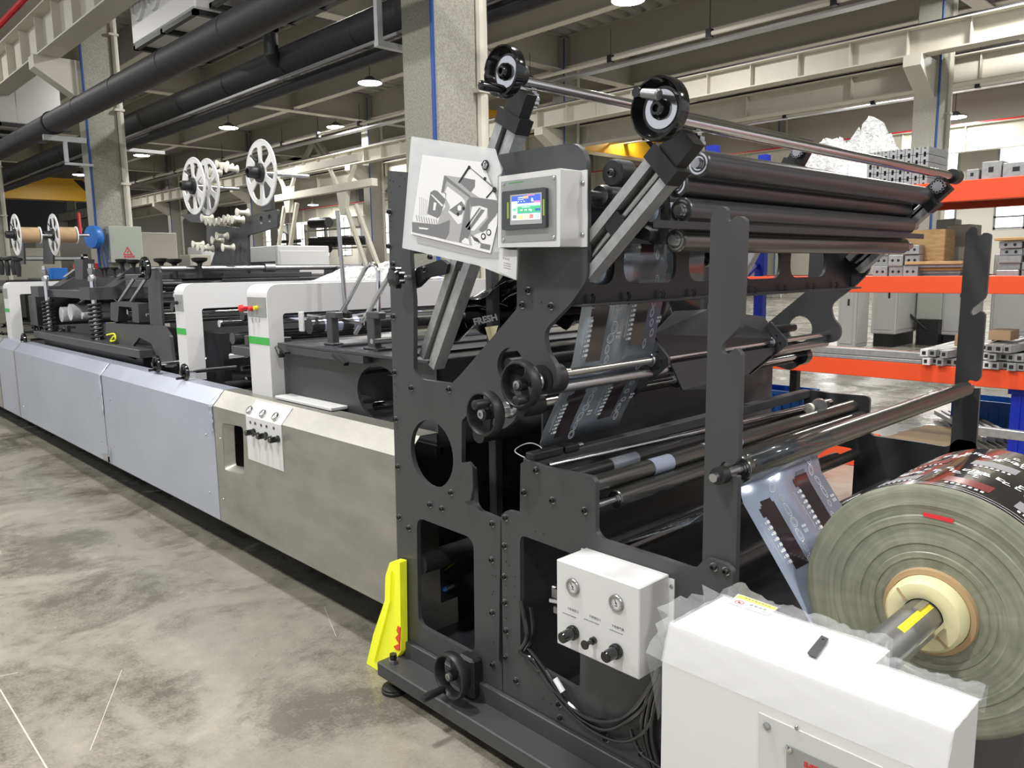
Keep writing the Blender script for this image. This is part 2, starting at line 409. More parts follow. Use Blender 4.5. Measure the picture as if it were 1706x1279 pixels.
for x in [5.6+.3+3.85*j for j in range(-2, 9)]:
    b = MB(); ibeam(b, (x, Y0, 9.55), (x, Y1-.3, 9.55), .30, 1.05); struct('trim_%d' % k, b, label='lengthwise cream steel floor beam'); k += 1
def column(x, y, w=.64, d=.56, glow=0):
    global k
    c = struct('trim_%d' % k, MB().M('column_concrete').bbox((x, y, 0), (x+w, y+d, 9.5), .02), label='rough grey concrete column'); k += 1
    mk('conduit', MB().M('blue_stripe').tube([(x-.01, y-.02, .3), (x-.01, y-.02, 9.4)], .026, 6), None, c)
    p = MB().M('cream_steel').tube([(x+w+.06, y-.02, 0), (x+w+.06, y-.02, 9.4)], .07, 10)
    for z in (2, 3.6, 5.2, 6.8): p.box((x+w-.06, y-.1, z), (x+w+.14, y+.02, z+.05))
    mk('drain_pipe', p, None, c)
for x in (5.6, 21.0, 36.2):
    for y in LY[1:]:
        if x < 6 or y > 0: column(x, y)
def girder(x, zb, zt, y0, y1, label, step=1.35, rail='black_matte', side=0):
    global k
    b = MB().M('cream_steel').box((x-.03, y0, zb), (x+.03, y1, zt)).box((x-.22, y0, zb-.03), (x+.22, y1, zb)).box((x-.28, y0, zt), (x+.28, y1, zt+.03))
    y = y0
    while y < y1: b.box((x-.19, y, zb), (x+.19, y+.025, zt)); y += step
    b.M(rail).box((x-.06, y0, zt+.03), (x+.06, y1, zt+.13))
    s = struct('trim_%d' % k, b, label=label); k += 1
    return s
girder(5.0, 6.22, 6.98, 9, 80, 'cream crane girder above the machine line', 1.3)
girder(20.3, 6.42, 6.98, -6, 80, 'cream crane girder on the middle column row')
girder(21.95, 5.95, 6.55, -6, 80, 'cream beam behind the middle column row', 3.1)
girder(35.6, 6.0, 6.95, -6, 80, 'cream crane girder along the window wall', 2.4, 'red')
for x, s in ((5.0, 1), (20.3, 1), (21.9, -1), (35.6, 1)):
    for y in LY[2 if x < 6 else 1:]:
        zb = 6.19 if x < 6 else (6.39 if x < 21 else 5.92)
        a = 5.6 if x < 6 else (21.0 if x < 21.2 else (21.64 if x < 30 else 36.2))
        b = MB().M('cream_steel').sheet([(a, zb), (x-.3*s, zb), (x-.3*s, zb-.25), (a, zb-.85)], [], y+.08, y+.48, lambda u, p, q: (p, u, q))
        struct('trim_%d' % k, b, label='cream steel corbel carrying the crane girder'); k += 1
# ---- lamps
def lamp(x, y, z, top=9.6, label=None, on=1, r=.42):
    t = thing('high_bay_lamp', label or 'round white high bay lamp hanging from the ceiling beams', 'lamp', (x, y, z), 'high bay lamps under the ceiling')
    mk('housing', MB().M('dark_grey_plastic').lathe((x, y, z+.03), (0, 0, 1), [(0, r), (.04, r), (.10, r*.5), (.2, r*.3), (.24, .03)], 20), None, t)
    mk('diffuser', MB().M('lamp_glow').lathe((x, y, z), (0, 0, 1), [(0, r*.8), (.015, r*.95), (.03, r*.95)], 24), None, t)
    mk('cord', MB().M('black_matte').tube([(x, y, z+.25), (x, y, top)], .012, 5), None, t)
    if on: light('lamp_light', 'AREA', (x, y, z-.03), on, .6)
    return t
LP = [(16.1, 12.6, 8, 'lamp whose lower rim just enters the top edge of the photo'), (16.1, 23.8, 8, 'bright lamp left of the big concrete column'), (16.05, 35.0, 8, 'lamp above the right tape reel'),
      (16.0, 45.9, 8, 'lamp just right of the blue-striped concrete column'), (15.9, 57.0, 8, 'farthest left lamp, above the yellow crane beam'), (19.66, 31.9, 8, 'small far lamp between two floor beams left of the big column'),
      (31.0, 24.2, 8, 'lamp in front of the yellow crane beam, between the two handwheels'), (30.7, 12.6, 8, 'lamp left of the far right column'), (34.7, 11.0, 7.19, 'lamp right of the far right column'),
      (31.0, 46.7, 8, 'lamp behind the tower beside the white crane leg'), (31.0, 57.7, 8, 'small lamp on top of the far crane leg'), (33, 57.5, 6.87, 'faint lamp under the far girder')]
for i, (x, y, z, l) in enumerate(LP):
    t = lamp(x, y, z, 9.6, 'round white high bay '+l, 130 if i == 6 else 520)
OFF = [(-3.2, -6, 370), (-3.2, 1.5, 370), (-3.2, 9, 370), (-3.2, 17, 370), (5.0, -5, 370), (5.6, 2.6, 370), (9, -6, 370), (.6, 3.6, 400), (19, 5, 420), (10, 16, 500), (26, 5, 420), (31, 1, 600), (1, 24, 300)]  # unseen lamps added as fill light over the machine and side bays
for i, (x, y, p_) in enumerate(OFF):
    lamp(x, y, 8.1, 9.6, 'round white high bay lamp added unseen overhead for fill light, %s of that row' % ('first', 'second', 'third', 'fourth', 'fifth', 'sixth', 'seventh', 'eighth', 'ninth', 'tenth', 'eleventh', 'twelfth', 'last')[i], p_)
# ---- yellow crane bridges
def bridge(x0, x1, y, z0, z1, label):
    b = MB().M('crane_yellow').box((x0, y, z0), (x1, y+.5, z1)).box((x0, y-.12, z0-.04), (x1, y+.6, z0)).box((x0, y-.12, z1), (x1, y+.6, z1+.04))
    t = thing('overhead_crane', label, 'crane', ((x0+x1)/2, y, z0), 'yellow overhead cranes'); mk('bridge_beam', b, None, t)
    mk('hazard_marking', MB().M('black_matte').sheet([(x0+(x1-x0)*.80, z1-.02), (x0+(x1-x0)*.86, z0+.5), (x0+(x1-x0)*.90, z0+.5), (x0+(x1-x0)*.84, z1-.02)], [], y-.02, y-.01, lambda u, p, q: (p, u, q)), None, t)
    mk('end_carriage', MB().M('crane_yellow').box((x1-.3, y-.9, z0+.1), (x1, y+1.4, z1)), None, t)
bridge(21.6, 35.2, 24.5, 6.95, 7.95, 'yellow overhead crane beam between the two handwheels')
bridge(5.2, 20.1, 63, 6.9, 8.35, 'far yellow crane beam left of the striped column')
# ---- pipes and ducts above the line
b = MB().M('pipe_black').tube([(4.9, 4, 4.76), (4.9, 40, 4.84)], .215, 24)
for y in [6+2.2*i for i in range(14)]: b.torus((4.9, y, 4.765+(y-4)*.0022), (0, 1, 0), .216, .006, 24, 5)
t = thing('insulated_pipe', 'thick black insulated pipe crossing in front of the columns', 'pipe', (4.9, 12, 4.55), 'black insulated pipes'); mk('pipe_run', b, None, t)
h = MB().M('galv')
for y in (19.0, 30): h.box((4.68, y, 4.42), (5.5, y+.1, 4.53)).box((5.05, y, 3.98), (5.12, y+.08, 4.42)).box((5.05, y, 3.94), (5.6, y+.08, 3.99))
mk('bracket', h, None, t); mk('strap', MB().M('black_matte').torus((4.9, 19.05, 4.79), (0, 1, 0), .225, .015, 24, 6), None, t)
b = MB().M('pipe_black').tube([(6.95, 5, 5.13), (6.95, 45, 5.2)], .25, 24)
for y in [6+2.2*i for i in range(16)]: b.torus((6.95, y, 5.135), (0, 1, 0), .251, .006, 24, 5)
t = thing('insulated_pipe', 'second black insulated pipe running behind the columns', 'pipe', (6.95, 12, 4.9), 'black insulated pipes'); mk('pipe_run', b, None, t)
mk('cable_tray', MB().M('steel_dull').box((6.72, 5, 4.80), (6.76, 45, 4.84)).M('pipe_black').tube([(7.0, 5, 4.74), (7.0, 45, 4.80)], .11, 14), None, t)
for y in (9.3, 21): mk('hanger', MB().M('galv').box((6.45, y, 4.62), (7.9, y+.1, 4.70)).box((6.455, y+.01, 4.69), (6.54, y+.09, 6.4)), None, t)
mk('branch_pipe', MB().M('black_matte').tube([(6.6, 12.6, 5.5), (6.6, 12.6, 5.2), (6.75, 12.7, 5.1)], .12, 12), None, t)
# white fan unit with round grilles
t = thing('fan_unit', 'white box fan unit with round raised outlets hanging by the pipe', 'fan unit', (5.8, 14, 5.6))
b = MB().M('white_paint').bbox((5.3, 12.47, 5.62), (6.2, 15.2, 6.9), .03); mk('casing', b, None, t)
for yy, zz in ((14.75, 6.24), (14.02, 6.24), (13.25, 6.28)):
    g = MB().M('white_paint').lathe((5.3, yy, zz), (-1, 0, 0), [(0, .31), (.05, .30), (.05, .23), (.02, .21), (.02, .14), (.06, .12), (.06, .05), (.02, .03)], 32); mk('round_outlet', g, None, t)
f = MB().M('black_matte')
for y in (12.5, 13.8, 15.1): f.box((5.3, y, 5.54), (6.7, y+.09, 5.62))
for x in (5.3, 5.98, 6.62): f.box((x, 12.5, 5.54), (x+.08, 15.2, 5.61))
mk('support_frame', f, None, t)
t = thing('air_duct', 'cream metal air duct in front of the fan unit behind the black pipe', 'duct', (6.2, 10.8, 5.6))
mk('duct_body', MB().M('duct_foil').box((5.75, 9.3, 5.75), (6.7, 12.4, 6.6)).M('cream_steel').box((5.7, 10.5, 5.72), (6.75, 10.56, 6.63)), None, t)
f = MB().M('black_matte')
for y in (9.3, 10.3, 11.3, 12.3): f.box((5.5, y, 5.62), (6.9, y+.09, 5.7))
for x in (5.5, 6.2, 6.82): f.box((x, 9.3, 5.63), (x+.08, 12.4, 5.7))
mk('support_frame', f, None, t)
t = thing('air_duct', 'pale square duct box at the left edge above the black pipe', 'duct', (5.6, 25, 5.5))
mk('duct_body', MB().M('duct_foil').bbox((4.95, 24, 5.5), (6.4, 28, 6.8), .02).M('cream_steel').box((5.35, 23.98, 5.5), (5.37, 24, 6.8)), None, t)
f = MB().M('black_matte')
for y in (24, 25.3, 26.6): f.box((4.9, y, 5.42), (6.6, y+.1, 5.5))
f.box((4.9, 24, 5.42), (4.98, 28, 5.5)); f.M('galv').box((4.88, 24, 5.42), (4.93, 24.05, 7.4)); mk('support_frame', f, None, t)
t = thing('sprinkler_pipe', 'red sprinkler pipe along the top left girder', 'pipe', (5.0, 20, 7.4)); mk('pipe_run', MB().M('red').tube([(4.75, 10, 7.38), (4.75, 60, 7.38)], .07, 10), None, t)
t = thing('cable_ladder', 'ribbed grey cable ladder beside the red sprinkler pipe', 'cable ladder', (4.3, 20, 7.6))
b = MB().M('galv').box((4.0, 14, 7.75), (4.04, 60, 7.85)).box((4.56, 14, 7.75), (4.6, 60, 7.85))
for i in range(150): b.box((4.04, 14+i*.3, 7.78), (4.56, 14.08+i*.3, 7.82))
mk('ladder_run', b, None, t)
# thin service pipes under the beams with small drop hangers
for nm, x, z, lab in (('service_pipe', 19.2, 7.75, 'thin grey service pipe with small black hangers under the middle beams'), ('service_pipe', 30.0, 7.4, 'thin service pipe with hangers in the far bay')):
    t = thing(nm, lab, 'pipe', (x, 20, z), 'service pipes under the beams'); mk('pipe_run', MB().M('beam_flange').tube([(x, -4, z), (x, 70, z)], .06, 8), None, t)
    h = MB().M('black_matte')
    for i in range(18): h.box((x-.08, 2+i*3.4, z-.1), (x+.08, 2.15+i*3.4, z+.12)); h.tube([(x, 2.07+i*3.4, z), (x, 2.07+i*3.4, 8.6)], .012, 4)
    mk('hangers', h, None, t)
    mk('cable_tray', MB().M('galv').box((x+1.0, -4, z+.1), (x+1.35, 70, z+.16)), None, t)
# ================================================================ FRONT MACHINE: film tower and unwind stand
XN, XF, TH = 1.68, 3.60, .018
def plate(name, px, holes, r, x0, x1, parent, m='charcoal', hr=.03, xs=XN, circles=()):
    poly = rnd(YZ(px, xs), r); hs = [rnd(YZ(h, xs), hr) for h in holes]+[circ(*c) for c in circles]
    return mk(name, MB().M(m).sheet(poly, hs, x0, x1), None, parent)
# --- shared little parts
_bm = MB().M('black_matte').lathe((0, 0, 0), (-1, 0, 0), [(0, .0085), (.009, .0085), (.011, .0075), (.011, .004), (.006, .004)], 14).M('steel').lathe((0, 0, 0), (-1, 0, 0), [(0, .0115), (.002, .0115), (.002, .008)], 14)
BOLT = [None]
def bolts(pts, x, parent, world=False):
    for q in pts:
        w = Vector((x, *q)) if world else P(*q, 'x', x)
        if BOLT[0] is None:
            BOLT[0] = mk('bolt', _bm, None, parent); o = BOLT[0]; o.location = w-ORG[parent.name]; ORG[o.name] = w
            # geometry was written around the world origin: shift it back onto the object's own origin
            org = ORG[parent.name]
            for v in o.data.vertices: v.co += org
        else: inst(BOLT[0], parent, w, 'bolt')
def handwheel(parent, c, r=.072, ang=0, style='spoke', hlen=.075, shaft=.06, m='black_matte', ex=-1):
    c = Vector(c); d = Vector((ex, 0, 0))
    b = MB().M(m)
    if style != 'spoke':
        b.lathe(c+d*.0, d, [(-.02, r*.55), (-.012, r*.86), (.0, r*.99), (.018, r), (.030, r*.97), (.032, r*.90), (.02, r*.84), (.004, r*.70), (.002, r*.3), (.012, r*.28), (.014, 0.001)], 48)
    else:
        b.lathe(c, d, [(-.012, r*.80), (-.014, r*.90), (-.008, r*.975), (.004, r), (.018, r*.99), (.026, r*.94), (.027, r*.87), (.022, r*.83), (-.008, r*.80), (-.012, r*.80)], 48, False)
        for k in range(3):
            a = ang+.5+k*2*PI/3; q = Vector((0, math.cos(a), math.sin(a)))
            b.beam(c+q*.012, c+q*r*.84, .012, .032 if k else .05, (1, 0, 0)) if 0 else b.beam(c+q*.012-d*.006, c+q*r*.84-d*.006, .034, .010, (1, 0, 0))
        b.cyl(c-d*.02, c+d*.022, .019, 20)
    w = mk('handwheel', b, None, parent)
    if style != 'spoke':
        mk('dial', MB().M('chrome').lathe(c+d*.004, d, [(0, r*.62), (.004, r*.60), (.004, r*.34), (.001, r*.33)], 40, False), None, w)
        mk('hub', MB().M('black_gloss').lathe(c, d, [(0, r*.34), (.02, r*.31), (.03, r*.2), (.03, r*.12), (.02, r*.10)], 32), None, w)
    else:
        mk('hub', MB().M('steel').lathe(c+d*.02, d, [(0, .014), (.008, .013), (.009, .006), (.004, .005)], 20), None, w)
    q = Vector((0, math.cos(ang), math.sin(ang)))*r*.74
    if style == 'fold':
        e = Vector((0, -math.cos(ang-.5), -math.sin(ang-.5))); p0 = c+q*1.05+d*.040
        mk('crank_handle', MB().M('steel_dull').lathe(p0+e*.012, e+d*.15, [(0, .008), (.004, .0115), (.045, .013), (.055, .0135), (.058, .010)], 20).M('black_gloss').lathe(p0+d*.01, -d, [(0, .012), (.03, .012)], 16), None, w)
        mk('wheel_shaft', MB().M('steel').cyl(c+d*-.005, c-d*shaft, .011, 18).M('black_matte').cyl(c-d*(shaft-.02), c-d*shaft, .03, 24), None, w)
        return w
    mk('crank_handle', MB().M('black_gloss' if style == 'dish' else m).lathe(c+q+d*.02, d, [(0, .006), (.006, .010), (.012, .012), (hlen*.75, .0145), (hlen, .0135), (hlen+.003, .009)], 20), None, w)
    if shaft: mk('wheel_shaft', MB().M('steel').cyl(c+d*-.005, c-d*shaft, .011, 18).M('black_matte').cyl(c-d*(shaft-.02), c-d*shaft, .03, 24), None, w)
    return w
def roller(parent, y, z, r, x0=XN+.07, x1=XF-.05, m='roller_dark', shaft=.012, name='roller', n=32, sx0=None, sx1=None, vis=1):
    o = mk(name, MB().M(m).cyl((x0, y, z), (x1, y, z), r, n, bev=.003), None, parent)
    s = MB().M('steel').cyl((sx0 or XN+TH, y, z), (x0+.02, y, z), shaft, 16).cyl((x1-.02, y, z), (sx1 or XF, y, z), shaft, 16)
    mk('shaft', s, None, o)
    if vis:
        g = MB().M('black_gloss')
        g.M('chrome').ring((x0-.0015, y, z), (1, 0, 0), r*.80, r*.66, .002, 32).ring((x0-.0015, y, z), (1, 0, 0), r*.52, r*.42, .002, 32)
        mk('bearing', g, None, o)
    return o
tower = thing('film_tower', 'tall dark grey steel film tower with two tilted guide rails, handwheels and cross bars', 'machine frame', (2.6, 1.95, 0))
# left plate
pl = [(645,284),(682,287),(683,430),(689,500),(689,618),(700,632),(752,639),(767,624),(861,514),(861,330),(827,258),(958,237),(977,258),(979,465),(952,504),(905,552),(912,588),(926,607),(929,630),(922,648),(884,655),(866,664),(858,700),(838,716),(781,688),(769,701),(769,770),(788,780),(791,841),(799,851),(834,866),(831,1100),(836,1113),(838,1180),(787,1151),(733,1117),(666,1081)]
rr = [.012,.004,0,0,.04,.02,.006,.004,.01,.0,.015,.045,.03,.03,.03,.05,.03,.03,.02,.02,.02,.02,.02,.02,.01,.01,0,.008,.02,.02,.012,.01,.005,0,0,0,.004]
rect_l = [(694,861),(789,897),(791,1091),(697,1041)]
# cut the lower window as well
tower_poly = rnd(YZ(pl, XN), rr); HL = rnd(YZ(rect_l, XN), .045)
holes_t = [HL, circ(2.188, .948, .123), circ(1.768, 1.294, .062)]
near = mk('side_plate', MB().M('charcoal').sheet(tower_poly, holes_t, XN, XN+TH), None, tower)
far = mk('side_plate', MB().M('charcoal').sheet(tower_poly, holes_t, XF, XF+TH), None, tower)
bolts([(686,646),(749,648),(752,820),(717,840),(737,847),(774,793),(664,777),(660,698),(658,620),(656,527),(666,861),(682,879),(821,872),(667,944),(820,932),(821,1020),(669,1020),(698,1086),(822,1106),(881,484),(871,508),(919,510),(650,353),(803,1147),(649,410),(656,440)], XN, near)
# tapped holes near the plate edges
b = MB().M('black_matte')
for q in [(650,300),(655,302),(668,292),(674,298),(651,320),(658,640),(659,660),(661,672),(662,712),(663,728),(684,932),(685,984),(670,960),(671,1002),(822,985),(820,958),(826,960),(820,990),(688,1078),(708,1092),(718,1095),(822,1070),(666,310),(649,336),(650,368),(651,378),(662,1045),(671,1040),(780,690),(887,503),(902,504)]:
    w = P(*q, 'x', XN-.0003); b.lathe(w, (-1, 0, 0), [(0, .0035), (.0004, .003)], 8)
mk('tapped_holes', b, None, near)
# inner upright square posts, cross plates
plc = P(951, 504, 'x', 1.70); yc = plc.y
for x in (XN+.32, XF-.16): mk('inner_post', MB().M('charcoal').bbox((x, 2.20, .2), (x+.04, 2.24, 1.9)), None, tower)
# round-window cross plate, standing in the plane y = yc
zb, zt = 1.497, 1.80
wins = []
for a, c in ((1.78, 1.90), (1.945, 2.225), (2.30, 2.58), (2.66, 2.94), (3.02, 3.34)): wins.append(rnd([(a, 1.548), (c, 1.548), (c, 1.672), (a, 1.672)], .055, 8))
b = MB().M('charcoal_dark').sheet([(XN+TH, zb), (XF, zb), (XF, zt), (XN+TH, zt)], wins, yc, yc+.012, lambda u, p, q: (p, u, q))
b.M('charcoal').bbox((XN+TH, yc-.05, zb-.008), (XF, yc+.012, zb), .002)
cp = mk('cross_plate', b, None, tower)
mk('shield', MB().M('charcoal_dark').box((XN+TH, yc-.30, 1.70), (XF, yc-.29, 1.72)), None, tower)
b = MB().M('black_matte')
for x in (1.78, 1.95, 2.13, 2.31, 2.50, 2.72, 2.95, 3.2, 3.42):
    b.tube([(x, yc-.012, 1.522), (x, yc-.02, 1.512), (x, yc-.014, 1.500), (x, yc-.02, 1.486)], .005, 6)
mk('clip', b, None, cp)
# rear cross plate and black tie tubes
mk('rear_plate', MB().M('charcoal_dark').box((XN+TH, 2.33, 1.66), (XF, 2.345, 1.86)), None, tower)
for y, z, r in ((2.28, 1.42, .02), (1.95, 1.05, .03), (2.30, .50, .04), (1.95, .30, .035), (1.80, 1.30, .02)):
    mk('tie_rod', MB().M('black_matte').cyl((XN+TH, y, z), (XF, y, z), r, 20), None, tower)
mk('inner_panel', MB().M('charcoal').box((XN+.28, 1.90, .62), (XF, 1.91, 1.24)).box((XN+.2, 2.40, .9), (XF, 2.41, 1.25)), None, tower)
mk('floor_pan', MB().M('charcoal_satin').box((XN+TH, 1.2, .13), (XF, 2.40, .15)), None, tower)
# hose with blue fitting behind the lower window
def curve(pts, n=10):
    out = []
    Q = [Vector(p) for p in pts]
    for i in range(len(Q)-1):
        p0, p1, p2, p3 = Q[max(i-1, 0)], Q[i], Q[i+1], Q[min(i+2, len(Q)-1)]
        for k in range(n):
            t = k/n; out.append(.5*((2*p1)+(-p0+p2)*t+(2*p0-5*p1+4*p2-p3)*t*t+(-p0+3*p1-3*p2+p3)*t**3))
    out.append(Q[-1]); return out
h = mk('air_hose', MB().M('hose').tube(curve([P(790, 922, 'x', 1.95), P(760, 935, 'x', 1.93), P(730, 960, 'x', 1.92), P(719, 985, 'x', 1.92), P(725, 990, 'x', 1.92), P(742, 982, 'x', 1.92)]), .007, 8), None, tower)
mk('hose_fitting', MB().M('blue_plastic').cyl(P(741, 982, 'x', 1.92), P(748, 979, 'x', 1.92), .011, 12).M('black_matte').cyl(P(748, 979, 'x', 1.92), P(760, 973, 'x', 1.92), .012, 12), None, h)
# tilted slotted guide rails
def rail(parent, p, q, x, w=.085, d=.045, slot=.5, screw=True, stop=None):
    """open channel rail of two bars with a slide screw between, in a plane x = const"""
    p, q = Vector((x, *p)), Vector((x, *q)); dr = (q-p).normalized(); n = dr.cross(Vector((1, 0, 0))).normalized()
    b = MB().M('alu'); wb = w*(1-slot)/2
    for s in (-1, 1): b.beam(p+n*s*(w/2-wb/2), q+n*s*(w/2-wb/2), wb, d, (1, 0, 0))
    b.M('charcoal_dark').beam(p+Vector((d*.3, 0, 0)), q+Vector((d*.3, 0, 0)), w*.8, d*.3, (1, 0, 0))
    o = mk('guide_rail', b, None, parent)
    if screw: mk('slide_screw', MB().M('steel').cyl(p+Vector((-d*.12, 0, 0))+dr*.01, q+Vector((-d*.12, 0, 0))-dr*.01, .009, 12), None, o)
    L = (q-p).length; c = p+dr*(L*(stop or .45))
    mk('slide_block', MB().M('black_matte').beam(c-dr*.03, c+dr*.03, w*slot*.95, d*.9, (1, 0, 0)), None, o)
    return o, q, dr, n
def head(o, q, dr, n, x, near=True):
    """black bearing block on the rail's top end"""
    b = MB().M('black_matte'); q = Vector(q)
    b.beam(q-dr*.035, q+dr*.012, .105, .06, (1, 0, 0))
    b.beam(q+dr*.01-Vector((.0, 0, 0)), q+dr*.085, .075, .045, (1, 0, 0))
    b.beam(q-dr*.02+n*.04, q+dr*.05+n*.02, .022, .04, (1, 0, 0))
    mk('bearing_block', b, None, o)
    c = q+dr*.06
    g = MB().M('steel').cyl((x+(.03 if near else -.03), c.y, c.z), (x+(.05 if near else -.05), c.y, c.z), .026, 16)
    for i in range(12):
        a = i*PI/6; g.box((x+(.03 if near else -.05), c.y+.024*math.cos(a)-.004, c.z+.024*math.sin(a)-.004), (x+(.05 if near else -.03), c.y+.024*math.cos(a)+.004, c.z+.024*math.sin(a)+.004))
    mk('pinion', g, None, o)
    return c
R1a, R1b = (2.255, 1.27), (1.800, 2.060)
R2a, R2b = (1.50, 1.595), (1.205, 1.865)
for x, nr in ((1.745, True), (3.555, False)):
    sg = -.03 if nr else .03
    o, q, dr, n = rail(tower, R1a, R1b, x, .098, .05, .34); c1 = head(o, q, dr, n, x, nr)
    o, q, dr, n = rail(tower, R2a, R2b, x-.03*nr, .098, .05, .44); c2 = head(o, q, dr, n, x-.03*nr, nr)
mk('cross_bar', MB().M('chrome').cyl((1.70, c1.y-.02, c1.z+.045), (3.60, c1.y-.02, c1.z+.045), .0165, 24), None, tower)
mk('cross_bar', MB().M('chrome').cyl((1.66, c2.y-.02, c2.z+.045), (3.62, c2.y-.02, c2.z+.045), .0165, 24).M('black_matte').cyl((3.60, c2.y-.02, c2.z+.045), (3.66, c2.y-.02, c2.z+.045), .03, 20), None, tower)
handwheel(tower, (1.655, 1.735, 2.168), .074, -1.75, 'dish', .095, .06, 'black_gloss')
handwheel(tower, (1.615, 1.157, 1.972), .076, .75, 'fold', .07, .06, 'black_gloss')
# top rollers with their curved hanger plates
for y, z, r, m in ((1.215, 1.872, .036, 'roller_grey'), (1.285, 1.825, .037, 'roller_grey'), (1.268, 1.752, .036, 'roller_grey'), (1.285, 1.672, .034, 'roller_dark')):
    roller(tower, y, z, r, 1.86, 3.5, m, .014, sx0=1.843, sx1=XF)
roller(tower, 1.46, 1.80, .03, XN+.06, 3.5, 'roller_grey', vis=0); roller(tower, 1.42, 1.72, .03, XN+.06, 3.5, 'roller_dark', vis=0)
b = MB().M('black_matte').lathe((XN+.1, 1.395, 1.855), (-1, 0, 0), [(0, .037), (.06, .037), (.065, .033)], 24); mk('bearing_housing', b, None, tower)
bolts([(1018, 288)], XN+.03, tower)
arc = [(1094,305),(1104,303),(1112,325),(1113,352),(1112,378),(1106,398),(1096,408),(1084,406),(1076,396),(1092,392),(1099,378),(1101,352),(1099,328)]
hg = mk('hanger_plate', MB().M('black_matte').sheet(rnd(YZ(arc, 1.83), .008), [], 1.83, 1.842), None, tower)
mk('hanger_plate', MB().M('black_matte').sheet([(a, c) for a, c in rnd(YZ(arc, 1.83), .008)], [], 3.50, 3.512), None, tower)
mk('swing_arm', MB().M('black_matte').sheet(rnd(YZ([(1048,335),(1072,338),(1070,375),(1088,385),(1084,402),(1060,396),(1048,372)], 1.80), .01), [], 1.79, 1.83), None, tower)
bolts([(1100, 342), (1074, 377), (1089, 391)], 1.828, hg)
q_ = P(1083, 352, 'x', 1.86); mk('film_scrap', MB().M('film_blue').cyl(q_, q_+Vector((.25, 0, 0)), .030, 24), None, tower)
# near fold-in catch arms at upper left of the tower window
arm = [(690,500),(691,452),(720,440),(745,436),(752,448),(748,470),(722,476),(700,500)]
a_ = mk('latch_arm', MB().M('black_matte').sheet(rnd(YZ([(688,468),(700,446),(740,432),(752,440),(748,456),(716,462),(700,478),(688,482)], 1.72), .008), [], 1.705, 1.725).M('steel').cyl(P(724,446,'x',1.72), P(724,446,'x',1.72)+Vector((.2, 0, 0)), .014, 16), None, tower)
bolts([(707, 448), (718, 428)], 1.705, a_)
kp = P(660, 462, 'x', 1.62)
kn = MB().M('black_gloss').lathe(kp, (-1, 0, 0), [(-.02, .02), (-.01, .03), (0, .033), (.014, .033), (.02, .027), (.022, .008)], 28)
for i in range(7): a = i*2*PI/7; kn.cyl(kp+Vector((-.012, .031*math.cos(a), .031*math.sin(a))), kp+Vector((.012, .031*math.cos(a), .031*math.sin(a))), .009, 10)
kn.M('steel').cyl(kp, kp+Vector((.07, 0, 0)), .008, 12); mk('lobe_knob', kn, None, tower)
# lead screws with handwheels, tie rods, diamond folding plates
S1, S2 = (1.628, 1.278), (1.709, 1.177)
def screw(parent, y, z, x0, xm, x1, r=.013):
    prof = []; x = x0; t = 0
    while x < xm: prof += [(x-x0, r), (x-x0+.0022, r*.86)]; x += .0044
    b = MB().M('threaded').lathe((x0, y, z), (1, 0, 0), prof, 14).M('chrome').cyl((xm, y, z), (x1, y, z), r*.9, 20)
    return mk('lead_screw', b, None, parent)
screw(tower, *S1, 1.74, 2.235, XF); screw(tower, *S2, 1.74, 2.14, XF-.1)
mk('guide_shaft', MB().M('steel').cyl((XN+TH, S1[0]+.01, S1[1]-.045), (XF, S1[0]+.01, S1[1]-.045), .017, 20), None, tower)
mk('guide_shaft', MB().M('black_matte').cyl((XN+TH, S2[0]+.06, S2[1]-.03), (XF, S2[0]+.06, S2[1]-.03), .012, 16), None, tower)
f1 = mk('flange_bearing', MB().M('black_matte').cyl((XN-.01, 1.63, 1.268), (1.75, 1.63, 1.268), .045, 28), None, tower)
f2 = mk('flange_bearing', MB().M('black_matte').cyl((XN-.01, 1.715, 1.178), (1.75, 1.715, 1.178), .036, 28), None, tower)
handwheel(tower, (1.60, 1.633, 1.263), .073, -2.4, 'spoke', .05, .09, 'black_matte')
handwheel(tower, (1.525, 1.709, 1.177), .070, 2.3, 'spoke', .06, .15, 'black_matte')
for q, r in ((Vector((1.64, 1.633, 1.263)), .03), (Vector((1.60, 1.709, 1.177)), .028)):
    mk('scale_ring', MB().M('steel').lathe(q, (1, 0, 0), [(0, r*.8), (.01, r), (.02, r), (.028, r*.8)], 28), None, tower)
mk('end_knob', MB().M('black_gloss').lathe((XF-.11, *S2), (1, 0, 0), [(0, .04), (.03, .045), (.05, .04)], 24), None, tower)
dn = [(1041,598),(1084,559),(1113,596),(1113,607),(1050,664),(1041,655)]
DX = 2.235
dpoly = rnd(YZ(dn, DX), .004)
for x in (DX, 3.075):
    o = mk('folding_plate', MB().M('charcoal_satin').sheet(dpoly, [], x, x+.014), None, tower)
    g = MB().M('steel').lathe((x-.022, *S1), (1, 0, 0), [(0, .019), (.004, .022), (.022, .022)], 24)
    for i in range(6): a = i*PI/3; g.M('black_matte').cyl((x-.006, S1[0]+.034*math.cos(a), S1[1]+.034*math.sin(a)), (x, S1[0]+.034*math.cos(a), S1[1]+.034*math.sin(a)), .004, 8)
    mk('screw_nut', g, None, o)
mk('screw_nut', MB().M('black_matte').cyl((2.49, *S2), (2.52, *S2), .035, 20).M('steel').cyl((2.47, *S2), (2.49, *S2), .02, 20), None, tower)
